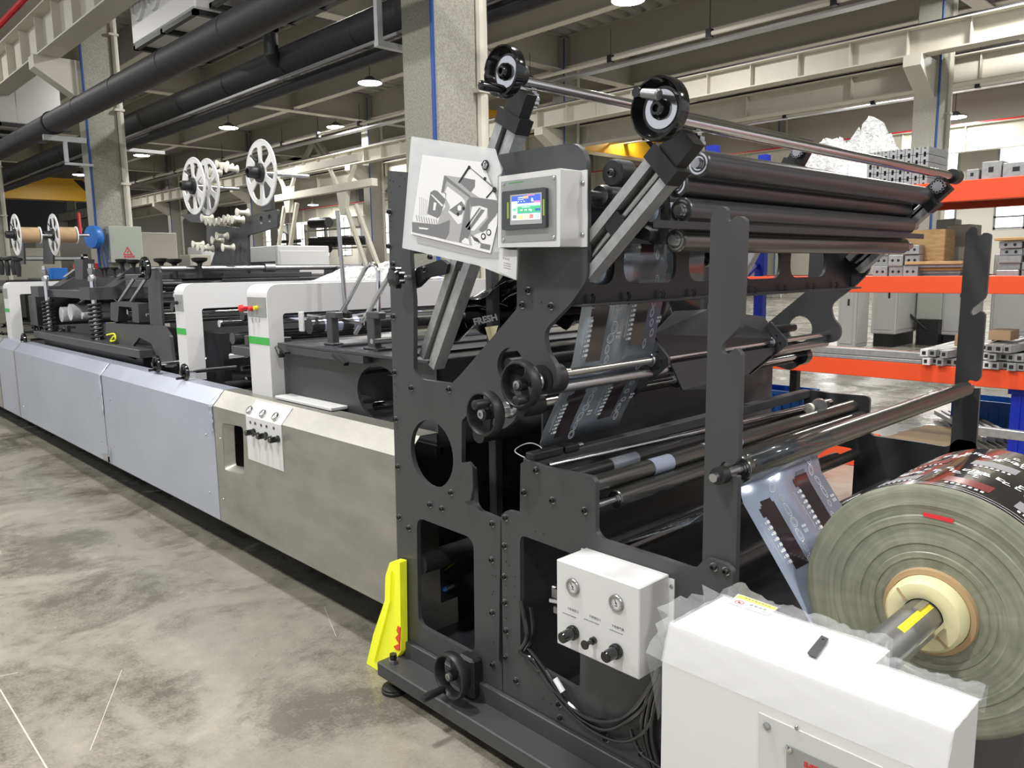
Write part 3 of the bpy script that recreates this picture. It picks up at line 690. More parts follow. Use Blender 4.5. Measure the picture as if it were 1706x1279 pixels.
# folding board: a roof of two facets between the diamond plates
a0 = Vector((DX+.01, *YZ([(1041, 598)], DX)[0])); a1 = Vector((DX+.01, *YZ([(1084, 559)], DX)[0])); a2 = Vector((DX+.01, *YZ([(1113, 600)], DX)[0]))
W_ = 3.075-DX
def tri_prism(b, A, B, C_, t=.004):
    nrm = (B-A).cross(C_-A).normalized()*t; b.add([A, B, C_, A+nrm, B+nrm, C_+nrm], [(0, 2, 1), (3, 4, 5), (0, 1, 4, 3), (1, 2, 5, 4), (2, 0, 3, 5)])
A_, B_, C_, D_, E_, F_ = P(1089,556,'y',1.62), P(1125,518,'y',1.70), P(1179,515,'y',1.70), P(1272,527,'y',1.70), P(1302,565,'y',1.62), P(1114,594,'y',1.62)
def slab(name, pts, m, t=.006):
    n = (pts[1]-pts[0]).cross(pts[-1]-pts[0]).normalized()*t; N = len(pts)
    mk(name, MB().M(m).add(list(pts)+[q+n for q in pts], [tuple(range(N))[::-1], tuple(range(N, 2*N))]+[(i, (i+1) % N, N+(i+1) % N, N+i) for i in range(N)]), None, tower, smooth=0)
slab('folding_board', [A_, B_, C_, D_, E_, F_], 'charcoal_dark')
slab('folding_board', [P(1116,606,'y',1.62), P(1135,650,'y',1.59), P(1180,648,'y',1.59), P(1243,624,'y',1.59), P(1300,576,'y',1.62)], 'charcoal_dark')
# base: long tube beam with foot, flange strip
bm_ = P(628, 1102, 'x', 1.561)
mk('base_beam', MB().M('charcoal').bbox((1.561, -.6, .058), (1.665, 2.415, .115), .004), None, tower)
mk('base_strip', MB().M('charcoal').bbox((1.662, -.6, .06), (1.68, 2.43, .178), .003).M('black_matte').box((1.68, -.6, .03), (XF, 2.4, .12)), None, tower)
mk('base_beam', MB().M('charcoal').bbox((3.62, -.6, .058), (3.72, 2.415, .115), .004), None, tower)
bolts([(669, 1102), (708, 1125), (809, 1187), (868, 1222), (931, 1259)], 1.661, tower)
for y in (2.36, .9, -.4):
    for x in (1.60, 3.68):
        f = MB().M('rubber').lathe((x, y, 0), (0, 0, 1), [(0, .048), (.004, .05), (.012, .05), (.014, .046), (.022, .046), (.028, .03), (.03, .012)], 32).M('black_matte').cyl((x, y, .02), (x, y, .15), .010, 14)
        f.M('steel').lathe((x, y, .116), (0, 0, 1), [(0, .018), (.014, .018), (.016, .012)], 6).M('black_matte').cyl((x, y, .135), (x, y, .152), .015, 6)
        mk('levelling_foot', f, None, tower)
hb = mk('wheel_bracket', MB().M('black_matte').bbox((1.63, 1.93, .12), (1.68, 2.01, .27), .01), None, tower)
handwheel(tower, (1.585, 1.975, .222), .082, -1.1, 'spoke', .095, .07, 'black_matte')
# ---------------------------------------------------------------- unwind stand
stand = thing('unwind_stand', 'dark grey unwind stand with stepped side plates, tall notched posts and long rollers', 'machine frame', (2.6, .9, 0))
pr = [(838,1180),(838,1113),(835,858),(844,850),(866,855),(867,772),(875,767),(912,779),(986,794),(992,803),(992,886),(1002,899),(1105,931),(1157,949),(1170,935),(1178,930),(1212,941),(1221,953),(1219,1100),(1219,1420),(920,1229)]
rr2 = [.0,0,.01,.01,.004,.004,.01,.004,.012,.012,.015,.015,0,.02,.01,.012,.015,.015,0,0,0]
rh = [(866,890),(968,928),(966,1151),(867,1094)]
sp = rnd(YZ(pr, XN), rr2); sh = rnd(YZ(rh, XN), .03)
sh2 = rnd(YZ([(985,1030),(1165,1090),(1165,1240),(985,1160)], XN), .03)
nearS = mk('side_plate', MB().M('charcoal').sheet(sp, [sh], XN, XN+TH), None, stand)
mk('side_plate', MB().M('charcoal').sheet(sp, [sh, sh2], XF, XF+TH), None, stand)
bolts([(894,783),(874,820),(921,833),(975,850),(843,862),(841,909),(842,1003),(843,1094),(861,1133),(864,1182),(932,1172),(1008,1219),(933,1224),(1005,1265),(1010,1230)], XN, nearS)
bolts([(841,960),(844,1050),(934,1195),(1070,1255)], XN, nearS)
b = MB().M('black_matte')
for q in [(848,942),(843,935),(842,955),(858,960),(858,976),(858,992),(843,1030),(845,1062),(892,885),(905,889),(877,1188),(887,1210),(843,975),(905,1163),(918,1172),(948,1180),(842,1180),(1100,1235)]:
    b.lathe(P(*q, 'x', XN-.0003), (-1, 0, 0), [(0, .0035), (.0004, .003)], 8)
mk('tapped_holes', b, None, nearS)
po = [(1184,361),(1196,344),(1206,344),(1210,350),(1210,365),(1214,369),(1219,367),(1224,360),(1234,360),(1242,366),(1236,533),(1232,545),(1204,573),(1201,583),(1205,590),(1212,590),(1226,579),(1235,590),(1230,765),(1222,775),(1205,768),(1199,776),(1200,789),(1209,793),(1229,793),(1225,981),(1223,1060),(1160,1060),(1170,933),(1176,661)]
pp = rnd(YZ(po, 1.70), .006)
for x in (1.70, XF+.0): mk('notched_post', MB().M('charcoal').sheet(pp, [], x, x+TH), None, stand)
for q in ((1190, 944), (1210, 951)): bolts([q], XN, nearS)
# rollers of the stand
I4 = (1.016, 1.084)
idl = roller(stand, *I4, .031, 1.775, XF-.06, 'roller_dark', .011, sx0=1.67, sx1=XF+.02)
mk('end_bolt', MB().M('black_matte').cyl((1.665, *I4), (1.695, *I4), .022, 24).M('steel').cyl((1.645, *I4), (1.67, *I4), .011, 20), None, idl)
roller(stand, 1.445, .908, .028, 1.80, XF-.03, 'roller_dark', .010)
r2 = roller(stand, 1.485, .955, .028, XN+.03, XF-.03, 'roller_dark', .010, vis=0)
r3 = roller(stand, 1.60, .955, .022, XN+.03, XF-.03, 'roller_black', .010, vis=0)
roller(stand, 1.55, .70, .028, XN+.03, XF-.03, 'roller_black', .010, vis=0)
roller(stand, 1.467, .731, .024, XN+.1, XF-.03, 'roller_dark', .010, vis=0)
roller(stand, 1.30, .62, .03, XN+.03, XF-.03, 'roller_black', .010, vis=0)
roller(stand, 1.62, .84, .022, XN+.03, XF-.03, 'roller_dark', .010, vis=0)
roller(stand, .98, .52, .04, XN+.03, XF-.03, 'roller_grey', .010, vis=0)
mk('tie_rod', MB().M('chrome').cyl((XN+.06, 1.666, .985), (3.42, 1.52, .992), .010, 20), None, stand)
dsk = P(1365, 676, 'x', 3.3)
mk('clamp_disc', MB().M('steel').cyl(dsk, dsk+Vector((-.03, -.012, 0)), .034, 28).M('black_matte').cyl(dsk+Vector((.02, .03, .0)), dsk+Vector((.02, -.03, .0)), .02, 16).M('ivory').cyl(dsk+Vector((-.09, .008, .0)), dsk+Vector((-.07, .007, .0)), .021, 20), None, stand)
mk('spreader_bar', MB().M('charcoal').bbox((XN+TH+.001, 1.70, .965), (XF, 1.74, 1.005)).M('black_matte').bbox((XN+.02, 1.69, 1.0), (XN+.16, 1.73, 1.025)).bbox((XN+.17, 1.69, 1.0), (XN+.24, 1.73, 1.022)).M('steel').cyl((XN+.24, 1.71, 1.012), (XN+.27, 1.71, 1.012), .008, 10), None, stand)
mk('bracket_plate', MB().M('charcoal').sheet(rnd(YZ([(769,772),(780,769),(787,778),(788,812),(783,835),(772,834),(768,820)], XN-.012), .008), [], XN-.012, XN), None, stand)
mk('cable', MB().M('white_paint').tube(curve([P(878,764,'x',1.74), P(858,752,'x',1.74), P(868,742,'x',1.76), P(885,738,'x',1.78), P(900,744,'x',1.8), P(904,752,'x',1.8)]), .0018, 6), None, stand)
mk('inner_panel', MB().M('charcoal_dark').box((XN+TH, 1.9, .3), (XF, 1.91, .60)), None, stand)
mk('belly_panel', MB().M('charcoal_dark').sheet([(XN+TH, .10), (XF, .10), (XF, .78), (XN+TH, .78)], [], 1.76, 1.77, lambda u, p, q: (p, u, q)), None, stand)
mk('tie_rod', MB().M('roller_black').cyl((XN+TH, 1.12, .40), (XF, 1.12, .40), .035, 20), None, stand)
mk('valve_block', MB().M('steel_dull').bbox((XN+.05, 1.60, .555), (XN+.08, 1.65, .595)).box((XN+.03, 1.3, .585), (XN+.05, 1.62, .60)).box((XN+.03, 1.3, .52), (XN+.05, 1.62, .54)).M('chrome').cyl((XN+.02, 1.62, .565), (XN+.02, 1.56, .575), .010, 12), None, stand)
# hoses of the pneumatic box
bun = []
for (pts, r) in ((((868,1000),(878,1060),(868,1085),(890,1100),(925,1150),(980,1195),(1040,1195),(1085,1140),(1098,1110)), .008),
                 (((880,1080),(905,1110),(930,1150),(960,1190),(1010,1215),(1060,1190),(1090,1150),(1100,1120)), .006),
                 (((872,1090),(900,1120),(935,1170),(985,1215),(1040,1235),(1080,1210),(1098,1150)), .006),
                 (((1100,1115),(1082,1180),(1078,1230),(1095,1290),(1110,1330)), .007), (((1108,1112),(1090,1180),(1087,1230),(1101,1290),(1115,1330)), .007),
                 (((1094,1115),(1074,1180),(1070,1220),(1085,1280),(1100,1330)), .006), (((1050,1215),(1065,1250),(1090,1270),(1120,1290)), .006)):
    bun.append(mk('air_hose', MB().M('hose').tube(curve([P(a, c, 'x', XN-.015-.004*i*((j*7) % 3)) for j, (a, c) in enumerate(pts) for i in (1,)], 8), r, 8), None, stand))
mk('air_hose', MB().M('hose').tube(curve([P(884,1010,'x',XN+.03), P(888,1060,'x',XN+.02), P(876,1090,'x',XN), P(900,1120,'x',XN-.02)]), .008, 8), None, stand)
mk('cable_tie', MB().M('print_white').cyl(P(925,1130,'x',XN-.03), P(938,1152,'x',XN-.03), .009, 10), None, stand)
# ---------------------------------------------------------------- touch screen box
XH = 1.59
hm = thing('touch_screen_box', 'small white control box with a glowing colour touch screen on the tower arm', 'control box', (1.63, 1.62, 1.60))
hp = rnd(YZ([(831,294),(934,280),(933,411),(829,412)], XH), .004)
b = MB().M('white_paint').sheet(hp, [], XH, XN)
ys = [q[0] for q in hp]; zs = [q[1] for q in hp]
b.sheet([(min(ys)-.018, min(zs)), (min(ys)+.01, min(zs)), (min(ys)+.01, max(zs)), (min(ys)-.018, max(zs))], [], XN-.004, XN)
hbx = mk('box_body', b, None, hm)
def bil(c, u, v):
    """corner pixels TL,TR,BR,BL"""
    a = (c[0][0]+(c[1][0]-c[0][0])*u, c[0][1]+(c[1][1]-c[0][1])*u); d = (c[3][0]+(c[2][0]-c[3][0])*u, c[3][1]+(c[2][1]-c[3][1])*u)
    return (a[0]+(d[0]-a[0])*v, a[1]+(d[1]-a[1])*v)
gp = mk('face_plate', MB().M('panel_grey').sheet(rnd(YZ([(835.7,302.8),(926.6,291.5),(926.6,400),(835.7,404)], XH), .003), [], XH-.002, XH), None, hm)
b = MB()
for q in ((839,306),(922.5,296),(922.5,395),(839,399)): b.M('chrome').lathe(P(*q, 'x', XH-.002), (-1, 0, 0), [(0, .005), (.002, .005), (.0035, .003), (.0035, .0015), (.002, .001)], 14)
mk('screw', b, None, gp)
bz = mk('bezel', MB().M('dark_grey_plastic').sheet(rnd(YZ([(842,319.7),(914.5,312),(915,378.8),(842,383.6)], XH), .006), [], XH-.014, XH), None, hm)
SCN = [(852.7,327.4),(900.4,322.7),(900.4,364.9),(852.7,367.2)]
XS = XH-.0142
mk('bezel_rim', MB().M('ink_light').sheet(YZ([(850,325),(902.5,320),(902.8,372),(850,374.5)], XS), [], XS-.0003, XS).M('lime').sheet(YZ([(844.8,337),(847.6,336.7),(847.8,364),(845,364.3)], XS), [], XS-.0004, XS).sheet(YZ([(904.3,331.8),(907.2,331.5),(907.4,358.7),(904.5,359)], XS), [], XS-.0004, XS), None, bz)
sb = MB().M('screen_blue').sheet(YZ(SCN, XS), [], XS-.0006, XS-.0003)
def srect(m, u0, v0, u1, v1, k=1):
    sb.M(m).sheet(YZ([bil(SCN, u0, v0), bil(SCN, u1, v0), bil(SCN, u1, v1), bil(SCN, u0, v1)], XS), [], XS-.0006-.0002*k, XS-.0006)
for r_ in (('screen_white',0,.22,.2,1),('screen_green',.2,.40,1,.72),('screen_white',.2,.33,1,.45),('screen_white',.2,.74,1,1),('screen_pink',.78,.26,1,.37),('screen_orange',.40,.03,.58,.13),
           ('screen_blue',.82,.56,1,.66),('screen_yellow',.23,.78,.40,.97),('screen_orange',.44,.78,.58,.95),('screen_red',.62,.78,.76,.95),('screen_green',.82,.78,.96,.95),('screen_green',.04,.5,.16,.62),('ink_grey',.04,.78,.17,.93),
           ('screen_blue',.02,.03,.18,.08),('screen_blue',.02,.16,.18,.2),('screen_pink',.55,.0,.8,.03)): srect(*r_, k=1)
for i in range(5): srect('screen_white', .22+.035*i, .06, .245+.035*i, .10, 2); srect('screen_white', .22+.04*i, .15, .25+.04*i, .175, 2)
for i in range(3): srect('screen_white', .22+.1*i, .23, .26+.1*i, .26, 2); srect('screen_white', .3+.15*i, .57, .38+.15*i, .62, 2)
for i in range(6): srect('screen_white', .36+.05*i, .47, .39+.05*i, .50, 2)
srect('screen_white', .65, .585, .70, .66, 2); srect('screen_white', .86, .82, .91, .89, 2); srect('screen_white', .49, .84, .53, .90, 2)
sc_ = mk('screen', sb, None, bz)
RT, UP = (0, -1, 0), (0, 0, 1)
text_mesh('0.', .013, 'screen_white', sc_, 'screen_digits', P(*bil(SCN, .68, .27), 'x', XS-.0012), RT, UP, bold=.0005)
mk('panel_lettering', MB().M('green').sheet(YZ([(848,304.5),(872,301.3),(872,302.6),(848,305.8)], XH-.0022), [], XH-.0026, XH-.0022), None, hm)
b = MB()
for q in ((971.5,305),(971,391)):
    b.M('steel').lathe(P(*q, 'x', XN-.004), (-1, 0, 0), [(0, .006), (.003, .006), (.005, .003), (.003, .002)], 12)
mk('screw', b, None, hm)
# ---------------------------------------------------------------- plastic document sleeve with a printed sheet
XD = 1.612
dz = lambda pts: [(680+a/6.733, 240+c/6.733) for a, c in pts]
slv = thing('document_sleeve', 'clear plastic document sleeve hanging tilted on the tower beside the touch screen', 'document sleeve', tuple(P(750, 420, 'x', XD)))
mk('sleeve', MB().M('sleeve_plastic').sheet(rnd(YZ([(685,227),(824,248),(835,288),(829,293),(828,412),(862,418),(860,467),(796,442),(670,413)], XD), .004), [], XD, XD+.004), None, slv)
mk('back_sheet', MB().M('paper').sheet(YZ([(690,236),(822,257),(833,290),(828.5,296),(827.5,411),(862,420),(858,462),(798,440),(676,408)], XD+.004), [], XD+.0042, XD+.005), None, slv)
mk('grey_card', MB().M('ink_light').sheet(YZ(dz([(95,1020),(925,1225),(1060,1190),(1010,1279),(800,1270),(100,1105)]), XD-.0005), [], XD-.001, XD-.0002), None, slv)
tb = mk('small_tag', MB().M('white_paint').sheet(YZ([(832,416),(862,416),(860,466),(830,452)], XD-.001), [], XD-.0016, XD-.001), None, slv)
b = MB().M('ink_grey')
for i in range(4): b.sheet(YZ([(838+3*i,428+.8*i),(839.2+3*i,428.3+.8*i),(839.2+3*i,431.5+.8*i),(838+3*i,431.2+.8*i)], XD-.0016), [], XD-.002, XD-.0016)
for i in range(3): b.sheet(YZ([(839,437+4*i),(851,440+4*i),(851,440.8+4*i),(839,437.8+4*i)], XD-.0016), [], XD-.002, XD-.0016)
mk('print', b, None, tb)
hk = P(809, 275, 'x', XD-.004); mk('hook_bolt', MB().M('chrome').lathe(hk, (-1, 0, 0), [(0, .012), (.004, .012), (.006, .008), (.012, .008), (.013, .004), (.008, .003)], 6).M('black_matte').lathe(hk, (-1, 0, 0), [(0, .015), (.002, .015), (.002, .01)], 20), None, slv)
pr_ = thing('printed_sheet', 'white sheet with a grey printed picture of the machine inside the clear sleeve', 'paper sheet', tuple(P(760, 400, 'x', XD-.003)))
mk('sheet', MB().M('paper').sheet(YZ(dz([(160,120),(840,205),(1005,640),(1000,900),(925,1225),(30,1005)]), XD-.003), [], XD-.0034, XD-.003), None, pr_)
ib = MB(); XK = XD-.0034
def ink(m, pts, holes=(), k=1): ib.M(m).sheet(YZ(dz(pts), XK), [YZ(dz(h), XK) for h in holes], XK-.0002*k, XK)
ink('ink_light', [(45,870),(330,900),(360,780),(420,700),(400,640),(430,560),(370,545),(410,350),(600,375),(750,400),(750,470),(710,540),(800,600),(1000,630),(1005,700),(990,800),(900,900),(890,960),(760,1010),(700,1040),(720,1140),(600,1110),(450,1080),(300,1040),(45,985)],
    [[(440,470),(600,590),(640,640),(600,880),(560,900),(450,760),(470,700),(420,600),(410,540)], [(720,700),(800,690),(890,720),(880,820),(740,970),(660,960)]])
ink('ink_grey', [(405,350),(440,370),(700,580),(660,640),(600,940),(570,1100),(640,1110),(700,1000),(690,600),(430,410),(400,540),(370,545)], k=2)
ink('ink_grey', [(600,372),(752,402),(748,480),(700,540),(590,440)], k=2)
ink('ink_grey', [(460,740),(600,640),(640,700),(600,790),(545,800)], k=2); ink('paper', [(575,680),(600,700),(595,740),(570,750),(556,730),(556,700)], k=3)
ink('ink_grey', [(45,875),(330,905),(470,850),(460,1000),(420,1070),(300,1040),(45,985)], k=2); ink('paper', [(120,930),(235,945),(215,960),(125,950)], k=3)
ink('ink_grey', [(215,780),(250,540),(290,515),(330,525),(420,620),(360,800),(330,830)], k=2); ink('paper', [(250,560),(275,570),(400,690),(380,700)], k=3); ink('paper', [(290,650),(320,660),(305,745),(280,740)], k=3)
ink('ink_grey', [(690,590),(1000,630),(1010,760),(900,900),(880,960),(830,990),(790,960),(900,830),(890,720),(800,690),(700,700)], k=2)
ink('ink_grey', [(660,960),(700,960),(860,740),(820,730)], k=2); ink('ink', [(560,430),(580,440),(690,270),(668,262)], k=3); ink('ink', [(870,600),(885,608),(960,520),(945,515)], k=3)
ink('ink_grey', [(690,265),(700,262),(975,490),(960,500)], k=3); ink('ink_grey', [(660,940),(640,930),(800,710),(815,715)], k=2)
for cx_, cy_, r1 in ((685,262,20),(862,390,20),(968,512,30),(625,722,18),(560,785,18),(905,990,34),(845,1035,34)):
    ink('ink', [(cx_+r1*math.cos(a*PI/6)*.8, cy_+r1*1.1*math.sin(a*PI/6)) for a in range(12)], k=4)
for cx_, cy_, r1 in ((905,990,22),(845,1035,20)): ink('paper', [(cx_+r1*math.cos(a*PI/6)*.8, cy_+r1*1.1*math.sin(a*PI/6)) for a in range(12)], k=5)
ink('paper', [(600,1090),(640,1050),(680,1070),(690,1130),(610,1110)], k=4); ink('paper', [(720,1050),(760,1040),(800,1090),(780,1120),(740,1100)], k=3); ink('ink_grey', [(820,1110),(925,1130),(915,1190),(805,1165)], k=2)
for i in range(9): ink('ink_light', [(85+28*i,800+6*i),(95+28*i,790+6*i),(110+28*i,860+6*i),(98+28*i,866+6*i)], k=2)
for i in range(5): ink('ink_light', [(128+20*i,590+8*i),(132+20*i,590+8*i),(130+20*i,800),(125+20*i,800)], k=2)
for i in range(4): ink('ink_grey', [(700+22*i,1010+14*i),(708+22*i,1008+14*i),(760+22*i,1085+10*i),(750+22*i,1090+10*i)], k=3)
mk('print', ib, None, pr_)
# ---------------------------------------------------------------- pneumatic box with gauges
XP = 1.55
pn = thing('pneumatic_box', 'white pneumatic control box with two gauges and three black knobs on the side plate', 'control box', (1.61, 1.31, .532))
b = MB().M('white_paint').bbox((XP, 1.163, .532), (XN, 1.456, .785), .003); b.box((XN-.004, 1.145, .545), (XN, 1.165, .775)).box((XN-.004, 1.454, .545), (XN, 1.474, .778)); mk('box_body', b, None, pn)
mk('screw', MB().M('steel').lathe((XN-.004, 1.153, .755), (-1, 0, 0), [(0, .005), (.003, .005), (.004, .003)], 12), None, pn)
for q, an in (((955.2,976.5), 2.2), ((1027.6,1004), 2.0)):
    c = P(*q, 'x', XP)
    g = mk('pressure_gauge', MB().M('steel').lathe(c, (-1, 0, 0), [(0, .0235), (.005, .0235), (.007, .022), (.007, .0175), (.003, .0165)], 40), None, pn)
    mk('dial_face', MB().M('white_paint').lathe(c, (-1, 0, 0), [(0, .0165), (.003, .0165), (.0031, .001)], 32), None, g)
    d = MB().M('ink')
    for i in range(11):
        a = -.8+i*(PI+1.6)/10; e = Vector((0, -math.cos(a), math.sin(a))); d.beam(c+e*.0115+Vector((-.0034, 0, 0)), c+e*.0145+Vector((-.0034, 0, 0)), .0009, .0004, (1, 0, 0))
    e = Vector((0, -math.cos(an), math.sin(an))); d.beam(c-e*.005+Vector((-.0042, 0, 0)), c+e*.012+Vector((-.0042, 0, 0)), .0014, .0005, (1, 0, 0)); d.lathe(c+Vector((-.004, 0, 0)), (-1, 0, 0), [(0, .0025), (.001, .002)], 10)
    for i in range(3): d.box(c+Vector((-.0036, -.004+i*.003, -.009)), c+Vector((-.0034, -.002+i*.003, -.0065)))
    mk('pointer', d, None, g)
for q, kind in (((956.5,1052.5), 0), ((990,1066), 1), ((1028.5,1083.5), 0)):
    c = P(*q, 'x', XP)
    if kind == 0:
        o = mk('regulator_knob', MB().M('black_gloss').lathe(c, (-1, 0, 0), [(0, .020), (.006, .021), (.008, .0185), (.011, .021), (.014, .020), (.015, .0165), (.050, .0155), (.053, .013)], 32), None, pn)
    else:
        o = mk('push_valve', MB().M('black_gloss').lathe(c, (-1, 0, 0), [(0, .0105), (.010, .0105), (.011, .006), (.034, .006), (.038, .013), (.042, .0125)], 24), None, pn)
for (q, s, tx) in (((945,1014), .0085, '下收卷压力'), ((925.0+12,1020.5), .0042, 'LOWER REWIND PRESSURE'), ((981,1027), .0085, '下放卷压力'), ((973,1031), .0042, 'LOWER UNWIND PRESSURE'), ((1018.5,1043), .0085, '下收卷气源'), ((1015,1048.5), .0042, 'LOWER REWIND VALVE')):
    text_mesh(tx, s, 'ink_grey', pn, 'lettering', P(*q, 'x', XP-.0004), RT, UP, ext=.0002)
# ---------------------------------------------------------------- white drive cabinet of the unwind shaft
ZC = .88
XA, YA, YB = 1.2645, .347, .871
XB = P(1108, 1104, 'z', .81).x
cab = thing('drive_cabinet', 'white painted drive cabinet with a sloped front edge at the bottom right corner', 'cabinet', (1.35, .6, 0))
prof = [(XB, .04), (XB, .81), (XA, ZC), (1.465, ZC), (1.465, .04)]
b = MB().M('cabinet_white')
b.sheet([(XB, .04), (XB, .81), (XA, ZC), (1.393, ZC), (1.393, .04)], [], YA, YB, lambda u, p, q: (p, u, q))
b.bbox((1.393, .516, .04), (1.465, YB, ZC), .001)
body = mk('cabinet_body', b, None, cab)
XW = XB-.003
dp = YZ([(1264,1187),(1470,1279),(1470,1400),(1264,1400)], XW)
mk('service_door', MB().M('cabinet_white').sheet(dp, [], XW, XB), None, cab)
mk('screw', MB().M('steel').lathe(P(1278, 1209, 'x', XW), (-1, 0, 0), [(0, .007), (.003, .007), (.006, .003)], 14).lathe(P(1327, 1212, 'x', XW), (-1, 0, 0), [(0, .004), (.002, .003)], 10), None, cab)
es = mk('switch_plate', MB().M('panel_grey').sheet(YZ([(1310,1240),(1420,1290),(1420,1400),(1310,1400)], XW-.003), [], XW-.003, XW), None, cab)
mk('screw', MB().M('chrome').lathe(P(1315, 1247, 'x', XW-.003), (-1, 0, 0), [(0, .006), (.003, .006), (.006, .002)], 14), None, es)
text_mesh('E-STOP', .013, 'pink_red', es, 'lettering', P(1339, 1276, 'x', XW-.0036), RT, UP, bold=.0008)
mk('warning_label', MB().M('paper').sheet([tuple(P(*q, 'z', ZC+.001))[:2] for q in ((1230,989),(1296,1012),(1280,1025),(1214,1004))], [], ZC+.0006, ZC+.0014, lambda u, p, q: (p, q, u))
   .M('yellow').sheet([tuple(P(*q, 'z', ZC+.001))[:2] for q in ((1232,991),(1296,1013),(1291,1017.5),(1226,995))], [], ZC+.0014, ZC+.0018, lambda u, p, q: (p, q, u)), None, cab)
lab = MB().M('ink_light')
lq = [P(*q, 'z', ZC+.0016) for q in ((1230,989),(1296,1012),(1280,1025),(1214,1004))]
for i in range(4): lab.beam(lq[i], lq[(i+1) % 4], .0014, .0006)
lab.M('red'); c = P(1232, 1003.5, 'z', ZC+.0015); lab.ring(c, (0, 0, 1), .010, .0082, .0006, 28).beam(c+Vector((-.006, -.006, .0004)), c+Vector((.006, .006, .0004)), .0018, .0006)
lab.M('ink').box(c+Vector((-.004, -.003, 0)), c+Vector((.002, .003, .0005)))
for i in range(4): q = P(1252+7.5*i, 1008+2.4*i, 'z', ZC+.0016); lab.box(q-Vector((.004, .0035, 0)), q+Vector((.004, .0035, .0004)))
q0, q1 = P(1243, 1010.5, 'z', ZC+.0016), P(1277, 1020.5, 'z', ZC+.0016); lab.beam(q0, q1, .002, .0005)
for i in range(8): q = P(1243+5.5*i, 996+2.0*i, 'z', ZC+.002); lab.box(q-Vector((.0015, .003, 0)), q+Vector((.0015, .002, .0004)))
mk('label_print', lab, None, cab)
mk('side_bracket', MB().M('steel').bbox((1.38, .28, .56), (1.43, .335, .60)).M('black_matte').cyl((1.34, .325, .57), (1.34, .345, .57), .018, 14), None, cab)
# crumpled clear wrap lying over the cabinet
random.seed(11)
wr = thing('plastic_wrap', 'crumpled clear plastic wrap draped over the white drive cabinet', 'plastic wrap', (1.35, .6, ZC))
b = MB().M('clear_plastic'); N = 60; vs = []; fs = []
for i in range(N+1):
    y = YB+.006-(YB-YA+.012)*i/N
    xr = 1.469 if y > .518 else 1.397
    e = .012+.020*abs(math.sin(i*.45)*math.sin(i*.17+1))+random.random()*.006
    e += .03*math.exp(-((i-6)/2.5)**2)
    vs += [(xr-.012, y, ZC+.003), (xr+.004, y+random.uniform(-.003, .003), ZC+e*.75), (xr+.022+random.uniform(-.006, .006), y, ZC+e*.45), (xr+.014, y, ZC-.03)]
for i in range(N):
    for j in range(3): fs.append((4*i+j, 4*i+4+j, 4*i+5+j, 4*i+1+j))
b.add(vs, fs)
vs = []; fs = []
for i in range(13):
    t = i/12; x = XB-.004+(1.465-XB)*t; z = .81+min(1, t*2.2)*(ZC-.81) if t < .45 else ZC
    o = random.uniform(.004, .05)+.03*math.exp(-((i-5)/2)**2)
    vs += [(x, YB+.002, z+.004), (x+random.uniform(-.01, .01), YB+o, z+.02*random.random()), (x, YB+o*.7, z-.05), (x, YB+.006, z-.10-.03*random.random())]
for i in range(12):
    for j in range(3): fs.append((4*i+j, 4*i+4+j, 4*i+5+j, 4*i+1+j))
b.add(vs, fs); mk('wrap_edge', b, None, wr, smooth=60)
b = MB().M('white_wrap'); NX, NY = 34, 90; vs = []; fs = []
for j in range(NY+1):
    y = YA-.003+(YB-YA+.006)*j/NY
    for i in range(NX+1):
        t = i/NX
        hgt = .0022+.0016*math.sin(j*.31+math.sin(i*.4)*2)*math.sin(i*.52+j*.08)+random.random()*.0011
        if t < .32: s_ = t/.32; x = XB+(XA-XB)*s_; z = .81+(ZC-.81)*s_; x -= hgt*.5; z += hgt*.5
        else: s_ = (t-.32)/.68; xr = 1.467 if y > .517 else 1.394; x = XA+(xr-XA)*s_; z = ZC+hgt
        vs.append((x, y, z))
for j in range(NY):
    for i in range(NX): a = j*(NX+1)+i; fs.append((a, a+1, a+NX+2, a+NX+1))
b.add(vs, fs); wtop = mk('wrap_sheet', b, None, wr, smooth=80)
MT['wrap_clear'] = None
m_ = bpy.data.materials.new('wrap_clear'); m_.use_nodes = True; pb = m_.node_tree.nodes['Principled BSDF']; pb.inputs['Base Color'].default_value = (.92, .93, .96, 1); pb.inputs['Roughness'].default_value = .10; pb.inputs['Alpha'].default_value = .28; MT['wrap_clear'] = m_
wtop.data.materials[0] = m_
tagp = [tuple(P(*q, 'z', ZC+.006))[:2] for q in ((1368.6,1058.8),(1380.8,1064.4),(1359.2,1096.3),(1345,1087.8))]
hc = P(1371.5, 1066, 'z', ZC+.006)
solo('metal_tag', MB().M('charcoal').sheet(rnd(tagp, .002), [circ(hc.x, hc.y, .003, 12)], ZC+.005, ZC+.0075, lambda u, p, q: (p, q, u)), 'small dark grey metal strip with a hole lying on the white cabinet', 'metal strip')
# ---------------------------------------------------------------- film roll on its shaft
RC, RR, RX0, RX1 = (.556, .836), .2846, 1.80, 2.27
roll = thing('film_roll', 'big roll of dark printed plastic film with a pale green wound side', 'film roll', (RX0, *RC))
rw = MB().M('roll_side').lathe((RX0, *RC), (1, 0, 0), [(0, .094), (0, .118), (-.003, .120), (-.003, .132), (-.0005, .134), (-.0005, .150), (-.0035, .153), (-.001, .172), (-.001, .196), (-.004, .199), (-.0035, .214), (-.001, .217), (-.001, .236), (-.003, .239), (0, .252), (-.002, .266), (-.0015, .270), (.001, RR-.006), (.004, RR-.0005)], 128, False).M('film_black').lathe((RX0+.004, *RC), (1, 0, 0), [(0, RR-.0005), (RX1-RX0-.004, RR-.0005)], 128, False).M('roll_side').lathe((RX1, *RC), (1, 0, 0), [(0, RR-.0005), (0, .1)], 96, False)
mk('windings', rw, None, roll)
